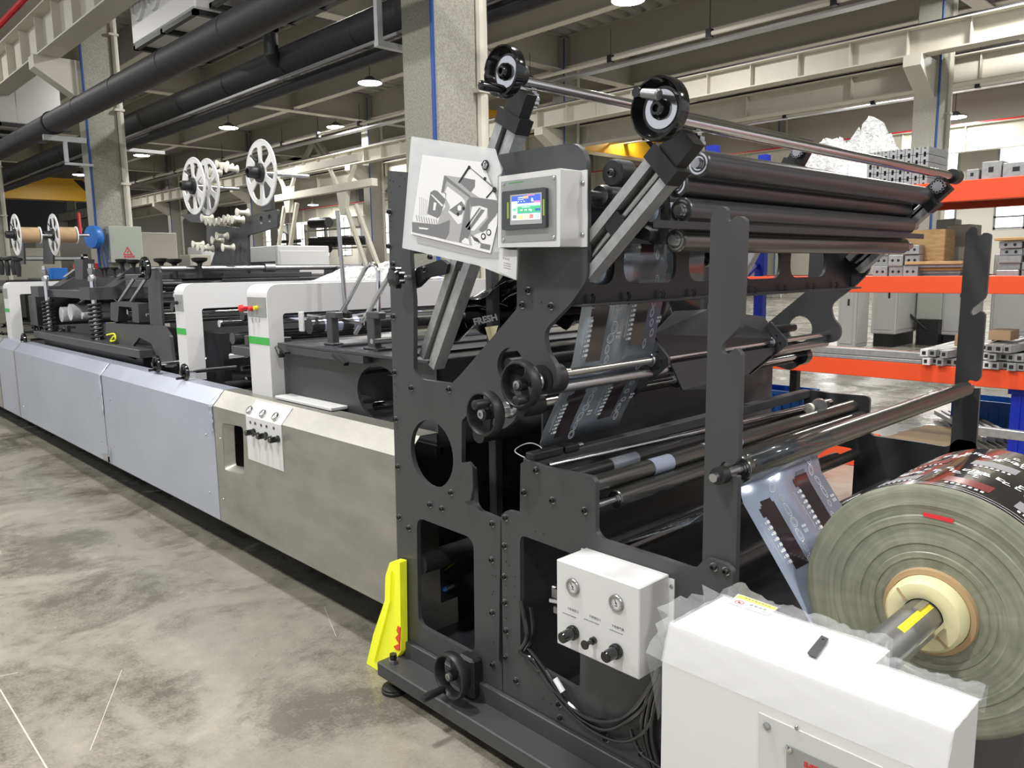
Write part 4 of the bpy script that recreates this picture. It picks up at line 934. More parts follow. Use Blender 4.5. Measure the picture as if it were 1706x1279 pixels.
mk('cardboard_core', MB().M('cardboard').lathe((RX0-.012, *RC), (1, 0, 0), [(.012, .098), (0, .096), (0, .085), (.3, .085)], 64, False), None, roll)
def arcpatch(b, x0, x1, a0, a1, r, n=10):
    vs = []
    for i in range(n+1):
        a = a0+(a1-a0)*i/n; y, z = RC[0]+math.cos(a)*r, RC[1]+math.sin(a)*r; vs += [(x0, y, z), (x1, y, z)]
    b.add(vs, [(2*i, 2*i+2, 2*i+3, 2*i+1) for i in range(n)])
mat('roll_red', (.16, .03, .03), .2)
pb_ = MB(); random.seed(5)
for lane, x in enumerate((1.86, 2.06)):
    for k in range(7):
        a = 2.9-k*.52
        pb_.M('ink_grey' if (k+lane) % 2 else 'roll_red'); arcpatch(pb_, x, x+.05, a-.34, a, RR+.0003)
        pb_.M('print_white')
        for j in range(7): arcpatch(pb_, x-.016, x-.016+.011, a-.30+j*.042, a-.30+j*.042+.022, RR+.0005, 2)
        for j in range(16):
            aa = a-.40+random.random()*.5; xx = x+.07+random.random()*.06; L_ = .02+random.random()*.06
            arcpatch(pb_, xx, xx+.0035, aa, aa+L_, RR+.0005, 3); arcpatch(pb_, xx, xx+.012+random.random()*.014, aa, aa+.011, RR+.0005, 1); arcpatch(pb_, xx+.014, xx+.0175, aa, aa+L_*.7, RR+.0005, 3)
arcpatch(pb_.M('print_white'), 1.812, 1.8135, 0, 3.0, RR+.0005, 40); arcpatch(pb_, 1.825, 1.8262, 0, 3.0, RR+.0005, 40)
mk('print', pb_, None, roll)
m0, m1 = P(1538, 856, 'x', RX0-.005), P(1588, 868, 'x', RX0-.005)
mk('tape_mark', MB().M('red').beam(m0, m1, .009, .002, (1, 0, 0)), None, roll)
sh_ = thing('unwind_shaft', 'dark steel unwind shaft with a yellow scale through the big film roll', 'shaft', (1.5, *RC))
mk('shaft_bar', MB().M('steel_dull').cyl((1.470, *RC), (3.5, *RC), .040, 40, bev=.002), None, sh_)
ck = MB().M('cream_foam').lathe((RX0-.006, *RC), (-1, 0, 0), [(-.1, .083), (0, .084), (.030, .082), (.040, .074), (.044, .055), (.040, .042), (.0, .042)], 64, False); mk('core_chuck', ck, None, sh_)
g = MB().M('ivory')
for a in (.75, 3.9): e = Vector((0, math.cos(a), math.sin(a))); g.M('cardboard').beam(Vector((RX0-.051, *RC))+e*.046, Vector((RX0-.047, *RC))+e*.076, .004, .003, (1, 0, 0))
mk('chuck_split', g, None, sh_)
e = Vector((0, math.cos(2.2), math.sin(2.2)))
def oncyl(a, x0, x1, w, r, b, n=4):
    vs = []
    for i in range(n+1): t = a-w/2+w*i/n; y, z = RC[0]+math.cos(t)*r, RC[1]+math.sin(t)*r; vs += [(x0, y, z), (x1, y, z)]
    b.add(vs, [(2*i, 2*i+2, 2*i+3, 2*i+1) for i in range(n)])
sc2 = MB().M('yellow'); oncyl(2.0, 1.58, 1.745, .40, .0404, sc2); sc2.M('ink')
for i in range(16): oncyl(2.0+.12, 1.59+i*.01, 1.5908+i*.01, .10 if i % 5 else .18, .0407, sc2, 2)
mk('yellow_scale', sc2, None, sh_)
c = Vector((0, math.cos(3.1)*.043, math.sin(3.1)*.043)); mk('key_bar', MB().M('chrome').beam(Vector((1.50, *RC))+c, Vector((1.74, *RC))+c, .012, .008, c), None, sh_)
c = Vector((0, math.cos(1.75)*.041, math.sin(1.75)*.041)); mk('key_bar', MB().M('steel').beam(Vector((1.69, *RC))+c, Vector((1.745, *RC))+c, .014, .005, c), None, sh_)
# ---------------------------------------------------------------- the film web
web = thing('film_web', 'blue-grey translucent printed film running from the roll over the rollers up into the tower', 'film', (2.0, 1.0, .7))
def span(name, path, x0, x1, m, prints=True, rep=.30, ph=0., pm='print_white', wm='film_window', side=1):
    """a film sheet along the YZ polyline path; prints lie just off its surface on side*normal"""
    pts = [Vector((0, *p)) for p in path]; acc = [0]
    for i in range(len(pts)-1): acc.append(acc[-1]+(pts[i+1]-pts[i]).length)
    def at(s, off=0):
        s = max(0, min(acc[-1]-1e-6, s))
        i = max(j for j in range(len(acc)-1) if acc[j] <= s+1e-9); d = (pts[i+1]-pts[i]).normalized(); n = Vector((0, -d.z, d.y))*side
        return pts[i]+d*(s-acc[i])+n*off
    b = MB().M(m); vs = []
    for p in pts: vs += [(x0, p.y, p.z), (x1, p.y, p.z)]
    b.add(vs, [(2*i, 2*i+1, 2*i+3, 2*i+2) for i in range(len(pts)-1)])
    # thickness
    o = mk(name, b, None, web)
    sd = o.modifiers.new('thickness', 'SOLIDIFY'); sd.thickness = .0006; sd.offset = 0
    if not prints: return o
    L = acc[-1]
    def patch(b, xa, xb, s0, s1, off):
        s0, s1 = max(s0, 0), min(s1, L)
        if s1-s0 < .002: return
        n = max(1, int((s1-s0)/.03)); vs = []
        for i in range(n+1): q = at(s0+(s1-s0)*i/n, off); vs += [(xa, q.y, q.z), (xb, q.y, q.z)]
        b.add(vs, [(2*i, 2*i+1, 2*i+3, 2*i+2) for i in range(n)])
    w = MB().M(wm); t = MB().M(pm); rg = random.Random(3)
    for lane, xl in enumerate((x0+.055, x0+.055+(x1-x0)*.50)):
        s = -rep+ph+lane*.04
        while s < L:
            patch(w, xl+.008, xl+.078, s+.02, s+.20, .0012); patch(w, xl+.016, xl+.070, s+.20, s+.212, .0012); patch(w, xl-.006, xl+.03, s+.17, s+.195, .0013)
            for j in range(8): patch(t, xl-.006+.002*(j % 2), xl+.010, s+.04+j*.016, s+.0485+j*.016, .0014); patch(t, xl-.014, xl-.010+.002*(j % 3), s+.04+j*.016, s+.046+j*.016, .0014)
            patch(t, xl-.026, xl-.0245, s+.05, s+.12, .0012); patch(t, xl-.034, xl-.033, s+.09, s+.16, .0012)
            for j in range(7):
                # loops of the flower line drawing
                cx_ = xl+.108+rg.uniform(-.016, .016); cs = s+.02+j*.036; ra, rb = rg.uniform(.008, .017), rg.uniform(.010, .021); n = 12
                for k2 in range(n):
                    a0_, a1_ = 2*PI*k2/n, 2*PI*(k2+1)/n
                    for rs in (1, .62):
                        q = []
                        for aa, e_ in ((a0_, 1), (a1_, 1), (a1_, .87), (a0_, .87)):
                            c_ = at(cs+rb*rs*e_*math.sin(aa), .0014)
                            q.append((cx_+ra*rs*e_*math.cos(aa), c_.y, c_.z))
                        if 0 < cs-rb and cs+rb < L: t.add(q, [(0, 1, 2, 3)])
            for j in range(3): patch(t, xl+.138+.008*j, xl+.142+.008*j, s+.09, s+.10, .0014); patch(t, xl+.138+.008*j, xl+.144+.008*j, s+.105, s+.112, .0014)
            s += rep
    mk('clear_window', w, None, o); mk('print', t, None, o)
    return o
FX0, FX1 = 1.80, 2.25
span('unwind_span', [(.788, .665), (.85, .75), (1.02, .985), (1.047, 1.078)], FX0, FX1, 'film_blue', ph=.17, side=1)
span('wrap_span', [(1.050, 1.078), (1.036, 1.109), (1.016, 1.1165), (.996, 1.109), (.983, 1.09)], FX0, FX1, 'film_dark', False)
span('stand_span', [(.989, 1.07), (1.2, .88), (1.45, .755)], FX0+.02, FX1, 'film_print', ph=.1, side=1)
span('tower_span', [(1.765, 1.02), (1.745, 1.075), (1.66, 1.226), (1.618, 1.307), (1.576, 1.49), (1.566, 1.56), (1.560, 1.82)], FX0, 2.215, 'film_print', ph=.0, side=1)
span('rear_span', [(1.95, 1.25), (1.90, 1.9)], 2.45, 3.0, 'film_dark', False)
for x0_, x1_, (y_, z_, r_), m_n in ((2.02, 2.13, (1.485, .955, .0286), 'film_blue'), (2.33, 2.40, (1.485, .955, .0286), 'film_blue'), (2.47, 2.56, (1.485, .955, .0286), 'film_blue'), (1.96, 2.10, (1.60, .955, .0226), 'film_print')):
    mk('roller_wrap', MB().M(m_n).lathe((x0_, y_, z_), (1, 0, 0), [(0, r_), (x1_-x0_, r_)], 32, False), None, web)
# ---------------------------------------------------------------- yellow plastic piece behind the foot
yb = [(649,937),(656,934),(666,936),(668,1085),(640,1117),(613,1109),(622,1056),(641,1000),(642,960)]
yq = YZ(yb, 1.64); yq[4] = (yq[4][0], .002); yq[5] = (yq[5][0]+.01, .002); yq.append(yq.pop(0))
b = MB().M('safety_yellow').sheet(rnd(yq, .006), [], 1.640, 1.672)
yo = solo('yellow_cover', b, 'bright yellow folded plastic piece standing behind the levelling foot', 'plastic cover', loc=(1.65, 2.55, 0))
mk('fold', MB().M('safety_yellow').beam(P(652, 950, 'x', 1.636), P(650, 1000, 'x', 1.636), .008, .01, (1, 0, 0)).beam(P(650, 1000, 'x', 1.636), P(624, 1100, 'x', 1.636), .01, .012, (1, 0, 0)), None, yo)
mk('flame_mark', MB().M('orange_paint').sheet(YZ([(663,1042),(661,1050),(664,1056),(659,1062),(665,1072),(656,1076),(660,1082),(666,1083),(667,1045)], 1.638), [], 1.636, 1.640), None, yo)
# ================================================================ THE CONVERTING LINE BEHIND THE TOWER
GP = 'side panels of the long machine line'
def side_panel(ya, yb, m, label, x=1.72, hole=None, top=.965):
    t = thing('side_panel', label, 'machine panel', (x, (ya+yb)/2, .24), GP if 'wrapped' in label else None)
    pr = [(x, .24), (x, .887), (x+.07, top), (x+.16, top), (x+.16, top-.004), (x+.073, top-.004), (x+.004, .885), (x+.004, .24)]
    if not hole:
        mk('panel_sheet', MB().M(m).sheet(pr, [], ya, yb, lambda u, p, q: (p, u, q)), None, t)
    else:
        b = MB().M(m).sheet([(ya, .24), (yb, .24), (yb, .887), (ya, .887)], [hole], x, x+.003)
        b.sheet([(x, .887), (x+.07, top), (x+.16, top), (x+.16, top-.004), (x+.073, top-.004), (x+.004, .885)], [], ya, yb, lambda u, p, q: (p, u, q)); mk('panel_sheet', b, None, t)
    return t
hl = rnd(YZ([(370,704),(405,711),(407,790),(374,783)], 1.72), .03)
sp_ = side_panel(2.40, 4.165, 'stainless', 'bare brushed stainless steel side panel between tower and wrapped panels', hole=hl)
cy = sum(q[0] for q in hl)/len(hl); cz = sum(q[1] for q in hl)/len(hl)
vs = [(1.722, q[0], q[1]) for q in hl]+[(1.775, cy+(q[0]-cy)*.82, cz+(q[1]-cz)*.86) for q in hl]; n = len(hl)
mk('recess', MB().M('stainless').add(vs, [(i, (i+1) % n, n+(i+1) % n, n+i) for i in range(n)]), None, sp_)
def rivets(t, pts):
    b = MB()
    for q in pts: b.M('chrome').lathe(P(*q, 'x', 1.719), (-1, 0, 0), [(0, .006), (.003, .005), (.004, .002)], 10)
    mk('rivets', b, None, t)
rivets(sp_, [(343,725),(367,730),(373,831)])
gb = mk('gauge_plate', MB().M('white_paint').sheet([(1.716, .66), (1.716, .885), (1.779, .958), (1.783, .954), (1.720, .883), (1.720, .66)], [], P(470, 740, 'x', 1.716).y, P(411, 720, 'x', 1.716).y, lambda u, p, q: (p, u, q)), None, sp_)
for q in ((420,684),(442,690),(463,695)):
    c = P(*q, 'x', 1.745)+Vector((-.006, 0, 0)); d = Vector((-.74, 0, .67))
    g = mk('pressure_gauge', MB().M('chrome').lathe(c, d, [(0, .022), (.014, .022), (.017, .020), (.017, .017), (.013, .016)], 28).M('white_paint').lathe(c+d*.013, d, [(0, .016), (.0005, .001)], 24), None, sp_)
    mk('pointer', MB().M('ink').beam(c+d*.015-Vector((0, .003, .004)), c+d*.015+Vector((0, .004, .010)), .002, .0006, d), None, g)
for q in ((424,719),(431,722),(444,725),(452,728),(464,731)):
    big = q in ((424,719),(444,725),(464,731)); c = P(*q, 'x', 1.716)
    mk('regulator_knob', MB().M('black_gloss').lathe(c, (-1, 0, 0), [(0, .017), (.006, .018), (.01, .015), (.045, .0145), (.05, .012)] if big else [(0, .008), (.02, .006), (.03, .012), (.034, .011)], 24), None, sp_)
for i, q in enumerate(((417,703),(425,705),(435,708),(444,710),(456,713))):
    c = P(*q, 'x', 1.7156); mk('label_print', MB().M('ink_grey').box(c-Vector((.0004, .012, .003)), c+Vector((0, .012, .002))).box(c-Vector((.0004, .008, .009)), c+Vector((0, .008, .007))), None, sp_)
s1 = side_panel(4.175, 6.09, 'film_wrap', 'bluish film-wrapped side panel next to the stainless one, with torn film at its right end')
rivets(s1, [(183,667),(190,743),(343,723),(349,820)])
tn = MB().M('film_wrap'); random.seed(3)
def crumple(b, y, w, h0, h1):
    n = 14; vs = []
    for i in range(n+1):
        z = h0+(h1-h0)*i/n; x = 1.718 if z < .887 else 1.718+(z-.887)*.9
        vs += [(x-.002, y-w*random.uniform(.3, 1), z), (x-.012*random.random()-.004, y, z), (x-.003, y+w*random.uniform(.3, 1), z)]
    fs = []
    for i in range(n): fs += [(3*i, 3*i+1, 3*i+4, 3*i+3), (3*i+1, 3*i+2, 3*i+5, 3*i+4)]
    b.add(vs, fs)
crumple(tn, 4.19, .03, .74, .96); mk('torn_film', tn, None, s1)
s2 = side_panel(6.11, 8.74, 'film_wrap', 'long bluish film-wrapped side panel, second from the stainless one'); rivets(s2, [(163,663),(169,736),(33,617),(40,677)])
tn = MB().M('film_wrap'); crumple(tn, 6.12, .03, .60, .96); mk('torn_film', tn, None, s2)
mk('panel_lock', MB().M('chrome').box((1.70, 6.02, .26), (1.72, 6.16, .30)).box((1.70, 6.02, .26), (1.705, 6.04, .38)), None, s2)
s3 = side_panel(8.78, 9.5, 'film_wrap', 'narrow bluish film-wrapped side panel, far left beside a bare steel strip'); side_panel(9.53, 14, 'stainless', 'far steel side panel leaving the photo at the left edge')
side_panel(8.741, 8.779, 'stainless', 'bare steel strip between the narrow and the long wrapped panels', x=1.716)
line = thing('converting_machine', 'long low black machine bed behind the side panels with rollers, bars and clamps', 'machine', (2.6, 6.5, 0))
b = MB().M('charcoal_dark').box((1.9, 2.44, .236), (3.4, 2.6, .9)).box((1.99, 2.44, .02), (3.4, 14, .235)).box((1.90, 2.6, .24), (1.93, 14, .80)).box((3.40, 2.6, .24), (3.43, 14, .92)).box((1.93, 2.6, .60), (3.4, 14, .62))
mk('machine_bed', b, None, line)
def part(nm, b, par=line, m=None): return mk(nm, b, m, par)
# ---- table with side plate, brackets and clamps
tb = part('work_table', MB().M('charcoal_satin').bbox((1.88, 2.45, 1.232), (3.35, 3.70, 1.246), .002))
b = MB().M('charcoal_dark')
for y in (2.62, 2.9, 3.2): b.box((1.95, y, 1.247), (3.3, y+.04, 1.256))
b.M('charcoal').box((1.87, 2.9, 1.20), (1.95, 3.70, 1.232)); mk('table_slats', b, None, tb)
b = MB().M('black_matte').beam((1.86, 3.55, 1.205), (1.86, 3.62, 1.235), .04, .012).beam((1.86, 3.62, 1.18), (1.86, 3.66, 1.23), .03, .01).beam((1.86, 3.02, 1.19), (1.86, 3.12, 1.225), .025, .015); mk('latch', b, None, tb)
sw = part('side_plate', MB().M('charcoal').sheet([(2.44, .86), (3.72, .86), (3.72, 1.232), (2.44, 1.232)], [circ(2.86, 1.065, .175, 40, .125)], 1.92, 1.935))
mk('white_ledge', MB().M('white_paint').bbox((1.83, 3.12, .968), (1.92, 3.66, .984), .003), None, sw)
b = MB().M('steel_dull').cyl((2.1, 2.95, 1.05), (2.1, 2.95, .90), .02, 10).box((2.05, 2.65, 1.10), (2.06, 2.86, 1.11)).M('chrome').cyl((2.05, 3.02, .98), (2.0, 3.02, .98), .02, 14).box((2.05, 2.88, 1.12), (2.06, 2.98, 1.125)).M('white_paint').box((2.06, 2.7, .92), (2.2, 2.8, .98)); mk('inner_fittings', b, None, sw)
def clamp_bracket(px, x, z0=1.246, h=.16, w=.05, y=None):
    c = P(*px, 'x', x); y = c.y
    return part('post_bracket', MB().M('charcoal').bbox((x-.02, y-w/2, z0), (x+.02, y+w/2, z0+h)).bbox((x-.03, y-w*.9, z0), (x+.03, y+w*.9, z0+.012)).bbox((x-.021, y-w/2-.04, z0+h-.03), (x+.021, y+w/2+.001, z0+h+.001)))
clamp_bracket((555, 560), 2.0); clamp_bracket((624, 570), 2.0, h=.17, w=.06)
b = MB().M('steel').tube([P(562,351,'x',2.2), P(572,470,'x',2.2), P(576,522,'x',2.2)], .011, 12); part('upright_rod', b)
b = MB().M('chrome').tube([P(566,524,'x',2.15), P(582,497,'x',2.2), P(606,452,'x',2.2), P(611,444,'x',2.2), P(619,439.5,'x',2.2), P(626,442,'x',2.2), P(630,452,'x',2.2), P(631,525,'x',2.2)], .011, 12); part('bent_rail', b)
b = MB().M('chrome').tube([P(592,555,'x',2.05), P(618,512,'x',2.05), P(648,460,'x',2.05)], .011, 12).tube([P(513,525,'x',2.0), P(560,531,'x',2.05), P(605,540,'x',2.0)], .008, 10).tube([P(560,530,'x',2.3), P(655,517,'x',2.3)], .009, 10).M('black_matte').lathe(P(577,521,'x',2.2), (0, 0, 1), [(-.02, .03), (0, .03), (.01, .012)], 16).lathe(P(631,523,'x',2.2), (0, 0, 1), [(-.02, .03), (0, .03), (.01, .012)], 16)
part('bent_rail', b)
for z, r in ((1.29, .012),): part('guide_bar', MB().M('chrome').cyl((1.95, 2.95, z), (3.4, 2.95, z), r, 16))
part('nip_roller', MB().M('roller_black').cyl((1.98, 3.55, 1.33), (3.4, 3.55, 1.33), .04, 24)); pass
b = MB().M('film_blue')
for x in (2.05, 2.12, 2.22, 2.3): b.lathe((x, 3.55, 1.33), (1, 0, 0), [(0, .0406), (.035, .0406)], 24, False)
part('roller_wrap', b); part('white_block', MB().M('white_paint').bbox((1.975, 3.60, 1.30), (1.985, 3.645, 1.40), .002))
# crumpled dark film heaped on the table beside the tower
hp_ = MB().M('film_black'); random.seed(9); N = 46; vs = []; fs = []
for j in range(N+1):
    for i in range(N+1):
        u, v = i/N, j/N
        x = 1.95+1.25*u; y = 2.62-.78*v
        z = 1.33+.35*v+.05*math.sin(u*PI)+.030*math.sin(9*u+6*v)*math.sin(5*v+u*2)+.016*math.sin(31*u-14*v)+.010*math.sin(58*u+9*v)+random.uniform(-.002, .002)
        z -= .06*max(0, .2-v)*5
        vs.append((x, y, z))
for j in range(N):
    for i in range(N): a = j*(N+1)+i; fs.append((a, a+1, a+N+2, a+N+1))
hp_.add(vs, fs); hp_.M('print_white'); NV = N+1
for s_ in range(26):
    i0, j0 = random.randrange(2, N-8), random.randrange(2, N-8); q = []
    for t_ in range(7): q.append(Vector(vs[min(N, j0+t_)*NV+min(N, i0+(t_*3 % 4))])+Vector((0, -.004, .006)))
    hp_.tube(q, .0022, 4)
fh = solo('film_heap', hp_, 'heap of crumpled black printed film lying behind the tower', 'plastic film', loc=(2.4, 2.2, 1.25), smooth=60)
ORG[fh.name] = Vector((2.4, 2.2, 1.25))
text_mesh('FRESH', .034, 'print_white', fh, 'lettering', P(790, 541, 'x', 1.93), Vector((.45, -.75, .22)), Vector((-.25, 0, 1)), bold=.0012)
mk('pale_print', MB().M('cream_foam').quad(P(808,545,'x',1.93), P(830,542,'x',1.93), P(826,555,'x',1.93), P(815,568,'x',1.93)), None, fh)
# ---- white gantry hoods
def hood(y0, y1, label, xl, zo, jog=False, zb=.95, zt=1.54, x0=1.85, x1=3.45, bt=1):
    t = thing('hood', label, 'machine hood', (2.6, (y0+y1)/2, zb), 'white bridge-shaped hoods over the machine line')
    o = [(x0, zb), (x0, zt), (x1, zt), (x1, zb), (x1-.12, zb), (x1-.12, zo), (xl, zo), (xl, 1.22 if jog else zb)]
    rr_ = [0, .07, .07, 0, 0, .02, .02, .0]
    if jog: o += [(xl+.07, 1.22), (xl+.07, zb)]; rr_ += [0, 0]
    mk('hood_shell', MB().M('white_paint').sheet(rnd(o, rr_, 8), [], y0, y1, lambda u, p, q: (p, u, q)), None, t)
    x = x0-.0015
    mk('green_stripe', MB().M('green').box((x, y0-.001, 1.232), (x0, y1, 1.27)), None, t)
    cpn = mk('control_panel', MB().M('panel_grey').bbox((x-.002, y0+.012, 1.375), (x0+.001, y1-.012, 1.475), .001), None, t)
    return t, cpn
tA, cA = hood(3.725, 3.953, 'nearest white hood with red emergency buttons on its grey panel', 1.932, 1.391, True)
for q, c_, r in (((413,513),'red',.019), ((421,514),'red',.012)):
    p = P(*q, 'x', 1.848); mk('emergency_button' if r > .015 else 'push_button', MB().M(c_).lathe(p, (-1, 0, 0), [(0, r*.5), (.025, r*.55), (.03, r), (.045, r*.95), (.05, r*.5)] if r > .015 else [(0, r), (.02, r*.95), (.024, r*.5)], 24), None, cA)
p = P(428.5, 513, 'x', 1.848); mk('push_button', MB().M('yellow').lathe(p, (-1, 0, 0), [(0, .013), (.018, .011), (.02, .006)], 16), None, cA)
for i in range(3): p = P(420+6*i, 533, 'x', 1.8485); mk('label_print', MB().M('ink_light').box(p-Vector((.0004, .004, .01)), p+Vector((0, .004, .01))), None, cA)
tB, cB = hood(4.80, 4.945, 'middle white hood whose right half is hidden by the nearest hood', 1.955, 1.387)
mk('switch', MB().M('black_matte').lathe(P(296, 504, 'x', 1.848), (-1, 0, 0), [(0, .012), (.02, .01)], 14), None, cB)
mk('badge', MB().M('panel_grey').bbox((1.8485, 4.82, 1.44), (1.85, 4.92, 1.475), .001), None, cB)
tC, cC = hood(9.42, 9.62, 'white hood at the left edge of the photo', 1.955, 1.415)
mk('switch', MB().M('black_matte').lathe(P(3, 485, 'x', 1.85), (-1, 0, 0), [(0, .02), (.02, .018)], 14), None, cC)
# interior under the hoods
for y, z, r, m in ((4.3, 1.36, .03, 'roller_black'), (4.45, 1.22, .035, 'roller_grey'), (4.35, 1.05, .015, 'chrome'), (4.30, .99, .015, 'chrome'), (4.6, .92, .03, 'roller_black'), (4.62, 1.30, .022, 'chrome'), (5.3, 1.46, .014, 'chrome'), (5.35, 1.38, .03, 'roller_black')):
    part('roller', MB().M(m).cyl((1.98, y, z), (3.4, y, z), r, 20))
random.seed(2)
b = MB().M('film_blue'); vs = []
for i in range(17):
    for j in range(5): vs.append((2.0+1.3*i/16, 4.25+.1*j, 1.325+.016*math.sin(i*1.1+j)+.01*random.random()))
b.add(vs, [(5*i+j, 5*i+j+1, 5*i+j+6, 5*i+j+5) for i in range(16) for j in range(4)]); part('film_strip', b)
b = MB().M('charcoal').bbox((1.92, 4.02, 1.14), (2.25, 4.34, 1.19)).bbox((1.96, 4.05, 1.19), (2.0, 4.10, 1.24)).bbox((1.96, 4.2, 1.19), (2.0, 4.25, 1.25)).bbox((2.1, 4.15, 1.19), (2.2, 4.25, 1.23)).bbox((1.98, 4.12, .98), (2.04, 4.18, 1.14)).bbox((2.2, 4.2, .7), (2.5, 4.6, 1.0)).M('steel').cyl((1.95, 4.42, 1.12), (2.0, 4.32, 1.13), .018, 14)
part('cutter_block', b)
# ---- small handwheels with chrome spindles over the wrapped panel
def small_wheel(px, x, r=.045, par=line):
    c = P(*px, 'x', x); b = MB().M('black_gloss').torus(c, (1, 0, 0), r*.85, r*.22, 28, 8, 1.1).beam(c-Vector((0, r*.8, 0)), c+Vector((0, r*.8, 0)), .012, .012, (1, 0, 0)).beam(c-Vector((0, 0, r*.8)), c+Vector((0, 0, r*.8)), .012, .012, (1, 0, 0)).cyl(c-Vector((.03, 0, 0)), c+Vector((.02, 0, 0)), .014, 14)
    b.cyl(c+Vector((-.05, .01, -r*.7)), c+Vector((-.01, .01, -r*.7)), .008, 10)
    w = part('handwheel', b, par); mk('spindle', MB().M('chrome').cyl(c, c+Vector((.32, 0, 0)), .013, 16), None, w)
small_wheel((261, 606), 1.80, .055); small_wheel((308, 620), 1.80, .050); small_wheel((40, 566), 1.82, .065); small_wheel((18, 553), 1.9, .03); small_wheel((3, 556), 1.9, .03); small_wheel((10, 541), 2.0, .03)
b = MB()
for i in range(7):
    c = P(52+9*i, 546+2.2*(i % 3), 'x', 2.0); b.M('chrome').cyl(c, c+Vector((.10, 0, 0)), .011, 10).M('black_matte').bbox(c+Vector((.02, -.03, -.04)), c+Vector((.05, .03, .02)), .004)
part('clamp_row', b)
# ---- spring columns, press beams and roller
def spring(px, x, z0, z1, r=.045):
    c = P(*px, 'x', x); pts = []; n = 9
    for i in range(n*14+1): a = 2*PI*i/14; pts.append((c.x+r*math.cos(a), c.y+r*math.sin(a), z0+(z1-z0)*i/(n*14)))
    o = part('press_spring', MB().M('black_matte').tube(pts, .012, 6)); mk('column_rod', MB().M('chrome').cyl((c.x, c.y, z0-.08), (c.x, c.y, z1+.32), .02, 16).M('steel').lathe((c.x, c.y, z1+.18), (0, 0, 1), [(0, .03), (.03, .032), (.05, .022), (.08, .028), (.10, .028), (.11, .015)], 16), None, o)
    return c
c1 = spring((82, 528), 1.97, 1.06, 1.37); c2 = spring((160, 537), 1.97, 1.08, 1.37)
def xz(u, p, q): return (p, u, q)
for y in (8.55, 6.95):
    part('press_beam', MB().M('charcoal').sheet([(1.93, 1.40), (3.40, 1.40), (3.40, 1.58), (2.25, 1.58), (2.12, 1.50), (1.93, 1.50)], [], y, y+.28, xz).M('charcoal_dark').sheet([(2.2, 1.585), (3.4, 1.585), (3.4, 1.66), (2.3, 1.66)], [], y+.1, y+.2, xz))
part('press_beam', MB().M('charcoal').bbox((2.0, 7.25, 1.40), (3.4, 8.5, 1.47))); part('press_beam', MB().M('charcoal').bbox((2.15, 6.2, 1.45), (3.4, 6.35, 1.64)))
part('lower_beam', MB().M('charcoal').bbox((1.88, 5.75, 1.015), (2.1, 8.65, 1.075)).bbox((1.95, 5.9, .80), (2.2, 8.6, 1.01)).M('charcoal_dark').bbox((2.0, 9.0, 1.1), (3.4, 9.3, 1.40)))
part('white_roller', MB().M('white_wrap').cyl((2.02, 7.9, 1.27), (3.4, 7.9, 1.27), .075, 28).cyl((2.02, 8.2, 1.24), (3.4, 8.2, 1.24), .07, 28).cyl((2.02, 7.55, 1.25), (3.4, 7.55, 1.25), .03, 16))
part('hose_loop', MB().M('hose').tube(curve([(2.1, 7.9, 1.33), (2.1, 7.6, 1.42), (2.15, 7.2, 1.43), (2.2, 6.9, 1.33)]), .018, 8))
# ---- notched black frame with the tall bracket
def YZx(px, x): return YZ(px, x)
fr = [(176,538),(235,541),(272,543),(283,560),(288,600),(290,612),(276,612),(262,596),(252,572),(232,562),(222,575),(228,600),(205,590),(196,566),(176,556)]
part('bed_frame', MB().M('charcoal').sheet(rnd(YZ(fr, 1.95), .012), [], 1.95, 1.97).M('charcoal_dark').box((2.2, 5.1, .8), (2.25, 6.4, 1.2)))
tbk = [(246,450),(262,446),(266,452),(268,500),(271,543),(250,540),(247,500)]
bk = part('bracket_plate', MB().M('charcoal').sheet(rnd(YZ(tbk, 1.97), .01), [], 1.97, 1.985))
part('bracket_plate', MB().M('charcoal').sheet(rnd(YZ(tbk, 1.97), .01), [], 3.35, 3.365))
small_wheel((242, 447), 1.9, .075)
for x_ in (0, .14):
    part('slant_rod', MB().M('chrome').cyl(P(199+x_*140, 502, 'x', 2.02), P(224+x_*140, 463, 'x', 2.02), .013, 12))
b = MB().M('charcoal').sheet(rnd(YZ([(184,504),(198,502),(230,505),(232,538),(221,536),(219,512),(198,510),(196,536),(184,533)], 1.98), .006), [], 1.98, 2.05); part('saddle_block', b)
for y, z, r, m, x1 in ((5.55, 1.635, .020, 'steel', 3.6), (5.75, 1.47, .012, 'chrome', 3.4), (5.7, 1.40, .028, 'roller_black', 3.4), (5.9, 1.31, .012, 'chrome', 3.4), (6.3, 1.32, .02, 'chrome', 3.4), (6.6, 1.22, .02, 'roller_grey', 3.4), (5.55, 1.53, .02, 'roller_black', 3.4)):
    part('cross_bar', MB().M(m).cyl((2.0, y, z), (x1, y, z), r, 20))
part('bar_clamp', MB().M('steel_dull').cyl((2.75, 5.55, 1.635), (2.83, 5.55, 1.635), .034, 20))
part('ribbon', MB().M('safety_yellow').tube(curve([P(178,558,'x',1.93), P(190,556,'x',1.93), P(192,566,'x',1.93), P(184,568,'x',1.93), P(189,560,'x',1.93)]), .006, 6))
